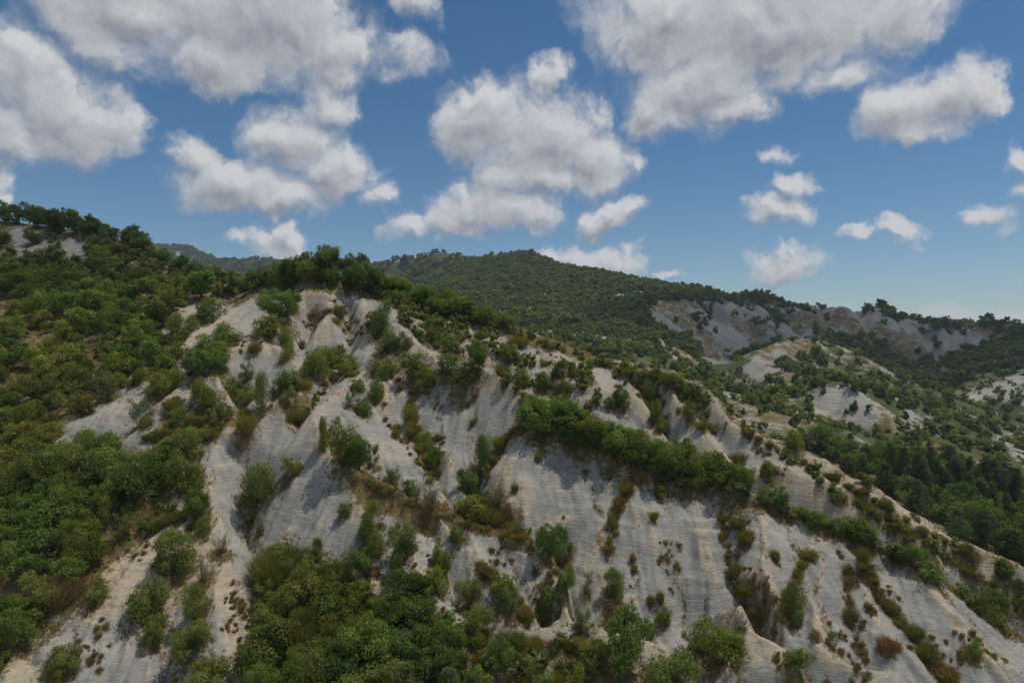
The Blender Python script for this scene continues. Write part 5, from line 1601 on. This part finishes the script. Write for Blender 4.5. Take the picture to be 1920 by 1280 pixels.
ORD = ['leftmost', 'second from the left', 'third from the left', 'fourth from the left', 'fifth from the left', 'sixth from the left', 'seventh from the left', 'eighth from the left',
       'ninth from the left', 'tenth from the left']
by_group = {}
for p in PLANTS[N_NAMED:]:
    by_group.setdefault(p['group'], []).append(p)
for members in by_group.values():
    if len(members) <= 45:
        members.sort(key=lambda p: p['x'] / p['y'])
        for i, p in enumerate(members):
            n = len(members) - 1 - i
            if i < 10:
                p['label'] += ', ' + ORD[i]
            elif n < 10:
                p['label'] += ', ' + ORD[n].replace('left', 'right')
            else:
                p['label'] += f', {i + 1}th from the left' if (i + 1) % 10 not in (1, 2, 3) else f", {i + 1}{('st', 'nd', 'rd')[(i + 1) % 10 - 1]} from the left"
extra = []
order = sorted(range(len(PLANTS)), key=lambda i: (i >= N_NAMED, -PLANTS[i]['app']))
count = {}
for i in order:
    p = PLANTS[i]
    k = p['k']
    fam = NAMES[k][1]
    if count.get(fam, 0) >= LIMIT[k]:
        extra.append(p)
        continue
    count[fam] = count.get(fam, 0) + 1
    name, cat, pn, cn = NAMES[k]
    opts = PM[(k, size_class(p['h'] / p['y'] * F))]
    stem, fol = opts[int(rng.integers(len(opts)))]
    e = bpy.data.objects.new(name, None)
    e.empty_display_size = 0.2
    e.location = (p['x'], p['y'], p['z'])
    e.rotation_euler = (0, 0, float(rng.uniform(0, 6.28)))
    e.scale = (p['w'], p['w'], p['h'])
    e['label'] = p['label']
    e['category'] = cat
    if p['group']:
        e['group'] = p['group']
    COL.objects.link(e)
    for nm, me in ((pn, stem), (cn, fol)):
        c = bpy.data.objects.new(nm, me)
        c.parent = e
        c.color = (*p['shade'], 1.0)
        COL.objects.link(c)


def instanced(name, rows, label, cat, sources):
    """one mass of plants: points that carry copies of the foliage"""
    me = bpy.data.meshes.new(name)
    rows = np.asarray(rows, float)
    me.vertices.add(len(rows))
    me.vertices.foreach_set('co', rows[:, :3].astype(np.float32).ravel())
    def put(nm, typ, arr, key='value'):
        at = me.attributes.new(nm, typ, 'POINT')
        at.data.foreach_set(key, arr.ravel())
    put('size', 'FLOAT_VECTOR', rows[:, [3, 3, 4]].astype(np.float32), 'vector')
    put('turn', 'FLOAT', rng.uniform(0, 6.28, len(rows)).astype(np.float32))
    put('which', 'INT', (rows[:, 5].astype(int) * 3 + rng.integers(0, 3, len(rows))).astype(np.int32))
    o = bpy.data.objects.new(name, me)
    COL.objects.link(o)
    ng = bpy.data.node_groups.new(name, 'GeometryNodeTree')
    ng.interface.new_socket('Geometry', in_out='INPUT', socket_type='NodeSocketGeometry')
    ng.interface.new_socket('Geometry', in_out='OUTPUT', socket_type='NodeSocketGeometry')
    nb = NB(ng)
    gi, go = nb.new('NodeGroupInput'), nb.new('NodeGroupOutput')
    gj = nb.new('GeometryNodeGeometryToInstance')
    for src in reversed(sources):
        oi = nb.new('GeometryNodeObjectInfo', transform_space='ORIGINAL')
        oi.inputs['Object'].default_value = src
        nb.l.new(oi.outputs['Geometry'], gj.inputs[0])
    def named(nm, typ):
        nd = nb.new('GeometryNodeInputNamedAttribute', data_type=typ)
        nd.inputs[0].default_value = nm
        return nd.outputs[0]
    ip = nb.new('GeometryNodeInstanceOnPoints')
    nb.l.new(gi.outputs[0], ip.inputs['Points'])
    nb.l.new(gj.outputs[0], ip.inputs['Instance'])
    ip.inputs['Pick Instance'].default_value = True
    nb.l.new(named('which', 'INT'), ip.inputs['Instance Index'])
    nb.l.new(named('size', 'FLOAT_VECTOR'), ip.inputs['Scale'])
    cv = nb.new('ShaderNodeCombineXYZ')
    nb.l.new(named('turn', 'FLOAT'), cv.inputs[2])
    nb.l.new(cv.outputs[0], ip.inputs['Rotation'])
    nb.l.new(ip.outputs[0], go.inputs[0])
    md = o.modifiers.new('plants', 'NODES')
    md.node_group = ng
    o['kind'] = 'stuff'
    o['label'] = label
    o['category'] = cat
    return o


# the sources of the far copies are real small trees of the middle distance
def far_sources():
    out = []
    for k in ('oak', 'shrub', 'pine'):
        for v in range(3):
            stem, fol = PM[(k, 'far')][v]
            q = SCRUB[SCRUB[:, 5] == ('oak', 'shrub', 'pine').index(k)][v]
            name, cat, pn, cn = NAMES[k]
            e = bpy.data.objects.new(name, None)
            e.location = q[:3]
            e.scale = (q[3], q[3], q[4])
            e['label'] = 'small dark tree or bush on the hills across the right valley'
            e['category'] = cat
            e['group'] = 'trees on the hills across the valley'
            COL.objects.link(e)
            for nm, me in ((pn, stem), (cn, fol)):
                c = bpy.data.objects.new(nm, me)
                c.parent = e
                COL.objects.link(c)
                last = c
            out.append(last)
    return out


SRC = far_sources()
instanced('valley_scrub', SCRUB, 'scattered bushes and trees on the hills across the right valley', 'scrub', SRC)
instanced('mountain_wood', WOODM, 'unbroken dark wood covering the mountain in the middle', 'wood', SRC)
instanced('distant_wood', WOODF, 'hazy wood on the farthest hills', 'wood', SRC)
small = [p for p in extra if p['k'] in ('broom', 'brown')]
extra = [p for p in extra if p['k'] not in ('broom', 'brown')]
if len(small) > 3:
    TSRC = []
    for p, (stem, fol) in zip(sorted(small, key=lambda p: -p['app'])[:3], PM[('brown', 'small')]):
        o = bpy.data.objects.new('dry_tuft', fol)
        o.location = (p['x'], p['y'], p['z'])
        o.scale = (p['w'], p['w'], p['h'])
        o['label'] = p['label'] + ', ' + ('larger', 'middle-sized', 'smaller')[len(TSRC)] if len(p['label'].split()) < 14 else p['label']
        o['category'] = 'tuft'
        COL.objects.link(o)
        TSRC.append(o)
    instanced('small_tufts', [(p['x'], p['y'], p['z'], p['w'], p['h'], 0) for p in small], 'tiny brown tufts dotted over the bare clay', 'tufts', TSRC)
if extra:
    ki = {'oak': 0, 'pine': 2}
    instanced('undergrowth', [(p['x'], p['y'], p['z'], p['w'], p['h'], ki.get(p['k'], 1)) for p in extra], 'smaller bushes and trees between the larger ones', 'undergrowth', SRC)
print('PLANTS', len(PLANTS), 'extra', len(extra), count, 'far', len(SCRUB), len(WOODM), len(WOODF))


# ------------------------------------------------------------------ grass and leaf litter round the plants changes the ground cover there
def footprint():
    g = NEAR
    dry, green, cream = g.veg
    for p in PLANTS:
        if p['y'] > 214:
            continue
        r = p['w'] * .5 * 1.5
        i0, i1 = np.searchsorted(g.D, p['y'] - r), np.searchsorted(g.D, p['y'] + r)
        j0, j1 = np.searchsorted(g.U, (p['x'] - r) / p['y']), np.searchsorted(g.U, (p['x'] + r) / p['y'])
        if i0 >= i1 or j0 >= j1:
            continue
        d = np.hypot(g.X[i0:i1, j0:j1] - p['x'], g.DD[i0:i1, j0:j1] - p['y']) / r
        f = np.clip(1.25 - d, 0, 1)
        if p['k'] in ('broom', 'brown', 'bare'):
            dry[i0:i1, j0:j1] = np.maximum(dry[i0:i1, j0:j1], f * .75)
        else:
            green[i0:i1, j0:j1] = np.maximum(green[i0:i1, j0:j1], f * .55)
            dry[i0:i1, j0:j1] = np.maximum(dry[i0:i1, j0:j1], f * .7)


footprint()

# ------------------------------------------------------------------ dry grass on the crests and in the gullies
def grass(n):
    g = NEAR
    dry, green, cream = g.veg
    i, j = rng.integers(0, len(g.D) - 1, n * 6), rng.integers(24, len(g.U) - 25, n * 6)
    keep = (g.D[i] < 150) & (rng.random(len(i)) < np.clip((np.maximum(dry, green * .8)[i, j] - .22) * 1.6, 0, 1)) & (fbm(g.X[i, j] / 1.2, g.DD[i, j] / 1.2, 3, .6, 401) > -.12)
    i, j = i[keep][:n], j[keep][:n]
    x, y, z = g.X[i, j] + rng.normal(0, .06, len(i)), g.DD[i, j] + rng.normal(0, .06, len(i)), g.Z[i, j]
    m = 5
    P = np.repeat(np.stack([x, y, z - .04], 1), m, 0)
    P[:, :2] += rng.normal(0, .07, (len(P), 2))
    h = np.repeat(rng.uniform(.12, .42, len(i)), m) * rng.uniform(.6, 1.2, len(P))
    lean = np.stack([rng.normal(0, .3, len(P)), rng.normal(0, .3, len(P)), np.ones(len(P))], 1)
    tip = P + lean * h[:, None]
    th = rng.uniform(0, 3.14, len(P))
    wv = np.stack([np.cos(th), np.sin(th), np.zeros(len(P))], 1) * rng.uniform(.02, .05, (len(P), 1))
    co = np.stack([P - wv, P + wv, tip], 1).reshape(-1, 3)
    gr = np.repeat(green[i, j] > dry[i, j] + .05, m)
    tint = rng.random(len(P))
    for nm, sel, mt in (('dry_grass', ~gr, 'straw'), ('green_grass', gr, 'broom')):
        k = np.nonzero(sel)[0]
        me = mesh(nm, co.reshape(-1, 3, 3)[k].reshape(-1, 3), None, MAT[mt], tint[k], tris=np.arange(3 * len(k)).reshape(-1, 3))
        o = bpy.data.objects.new(nm, me)
        COL.objects.link(o)
        o['kind'] = 'stuff'
        o['label'] = {'dry_grass': 'orange-brown dry grass on the crests and ledges', 'green_grass': 'olive green grass in gullies and under the bushes'}[nm]
        o['category'] = 'grass'


grass(110000)

# ------------------------------------------------------------------ link the land
land('badlands_hillside', NEAR, ground_material('marl_near', 1.0))
land('valley_hills', MID, ground_material('marl_mid', 4.0))
land('distant_hills', FAR, ground_material('marl_far', 12.0))


# ------------------------------------------------------------------ summer haze
def haze(density):
    lo = min(float(g.Z.min()) for g in (NEAR, MID, FAR)) - 1.5
    hi = max(float(g.Z.max()) for g in (NEAR, MID, FAR)) + 20
    xw = float(np.abs(FAR.X).max()) + 30
    y0, y1 = -40.0, float(FAR.D[-1]) + 30
    co = [(x, y, z) for z in (lo, hi) for y in (y0, y1) for x in (-xw, xw)]
    me = bpy.data.meshes.new('haze')
    me.from_pydata(co, [], [(0, 2, 3, 1), (4, 5, 7, 6), (0, 1, 5, 4), (2, 6, 7, 3), (0, 4, 6, 2), (1, 3, 7, 5)])
    m = bpy.data.materials.new('haze')
    m.use_nodes = True
    nb = NB(m.node_tree)
    nb.n.clear()
    pv = nb.new('ShaderNodeVolumePrincipled')
    pv.inputs['Color'].default_value = rgb(.66, .82, 1.0)
    pv.inputs['Density'].default_value = density
    pv.inputs['Anisotropy'].default_value = 0.2
    out = nb.new('ShaderNodeOutputMaterial')
    nb.put(out.inputs['Volume'], pv.outputs[0])
    me.materials.append(m)
    o = bpy.data.objects.new('haze', me)
    COL.objects.link(o)
    o['kind'] = 'stuff'
    return o


haze(HAZE)


# ------------------------------------------------------------------ two unseen cumulus clouds above the picture, placed to shade far ridge and left hill
def shade_cloud(at, size, seed):
    import bmesh
    bm = bmesh.new()
    bmesh.ops.create_icosphere(bm, subdivisions=4, radius=1.0)
    for v in bm.verts:
        d = v.co.normalized()
        k = 1.0 + .28 * float(fbm(np.array(d.x * 1.6 + seed), np.array(d.y * 1.6 + d.z * 1.1), 4, .55, seed))
        z = d.z * k
        v.co = (d.x * k * size[0], d.y * k * size[1], (z if z > 0 else z * .35) * size[2])
    me = bpy.data.meshes.new('cloud')
    bm.to_mesh(me)
    bm.free()
    m = bpy.data.materials.get('cloud_vapour')
    if m is None:
        m = bpy.data.materials.new('cloud_vapour')
        m.use_nodes = True
        nb = NB(m.node_tree)
        nb.n.clear()
        pv = nb.new('ShaderNodeVolumePrincipled')
        pv.inputs['Color'].default_value = rgb(.98, .98, .98)
        pv.inputs['Density'].default_value = 0.018
        pv.inputs['Anisotropy'].default_value = 0.5
        out = nb.new('ShaderNodeOutputMaterial')
        nb.put(out.inputs['Volume'], pv.outputs[0])
    me.materials.append(m)
    o = bpy.data.objects.new('cloud', me)
    o.location = at
    COL.objects.link(o)
    o['kind'] = 'stuff'


def over(x, y, z, height):
    t = (height - z) / SUN.z
    return (x + SUN.x * t, y + SUN.y * t, height)


shade_cloud(over(330, 640, 0, 560), (270, 170, 70), 3)
shade_cloud(over(-112, 172, 25, 420), (62, 34, 26), 9)
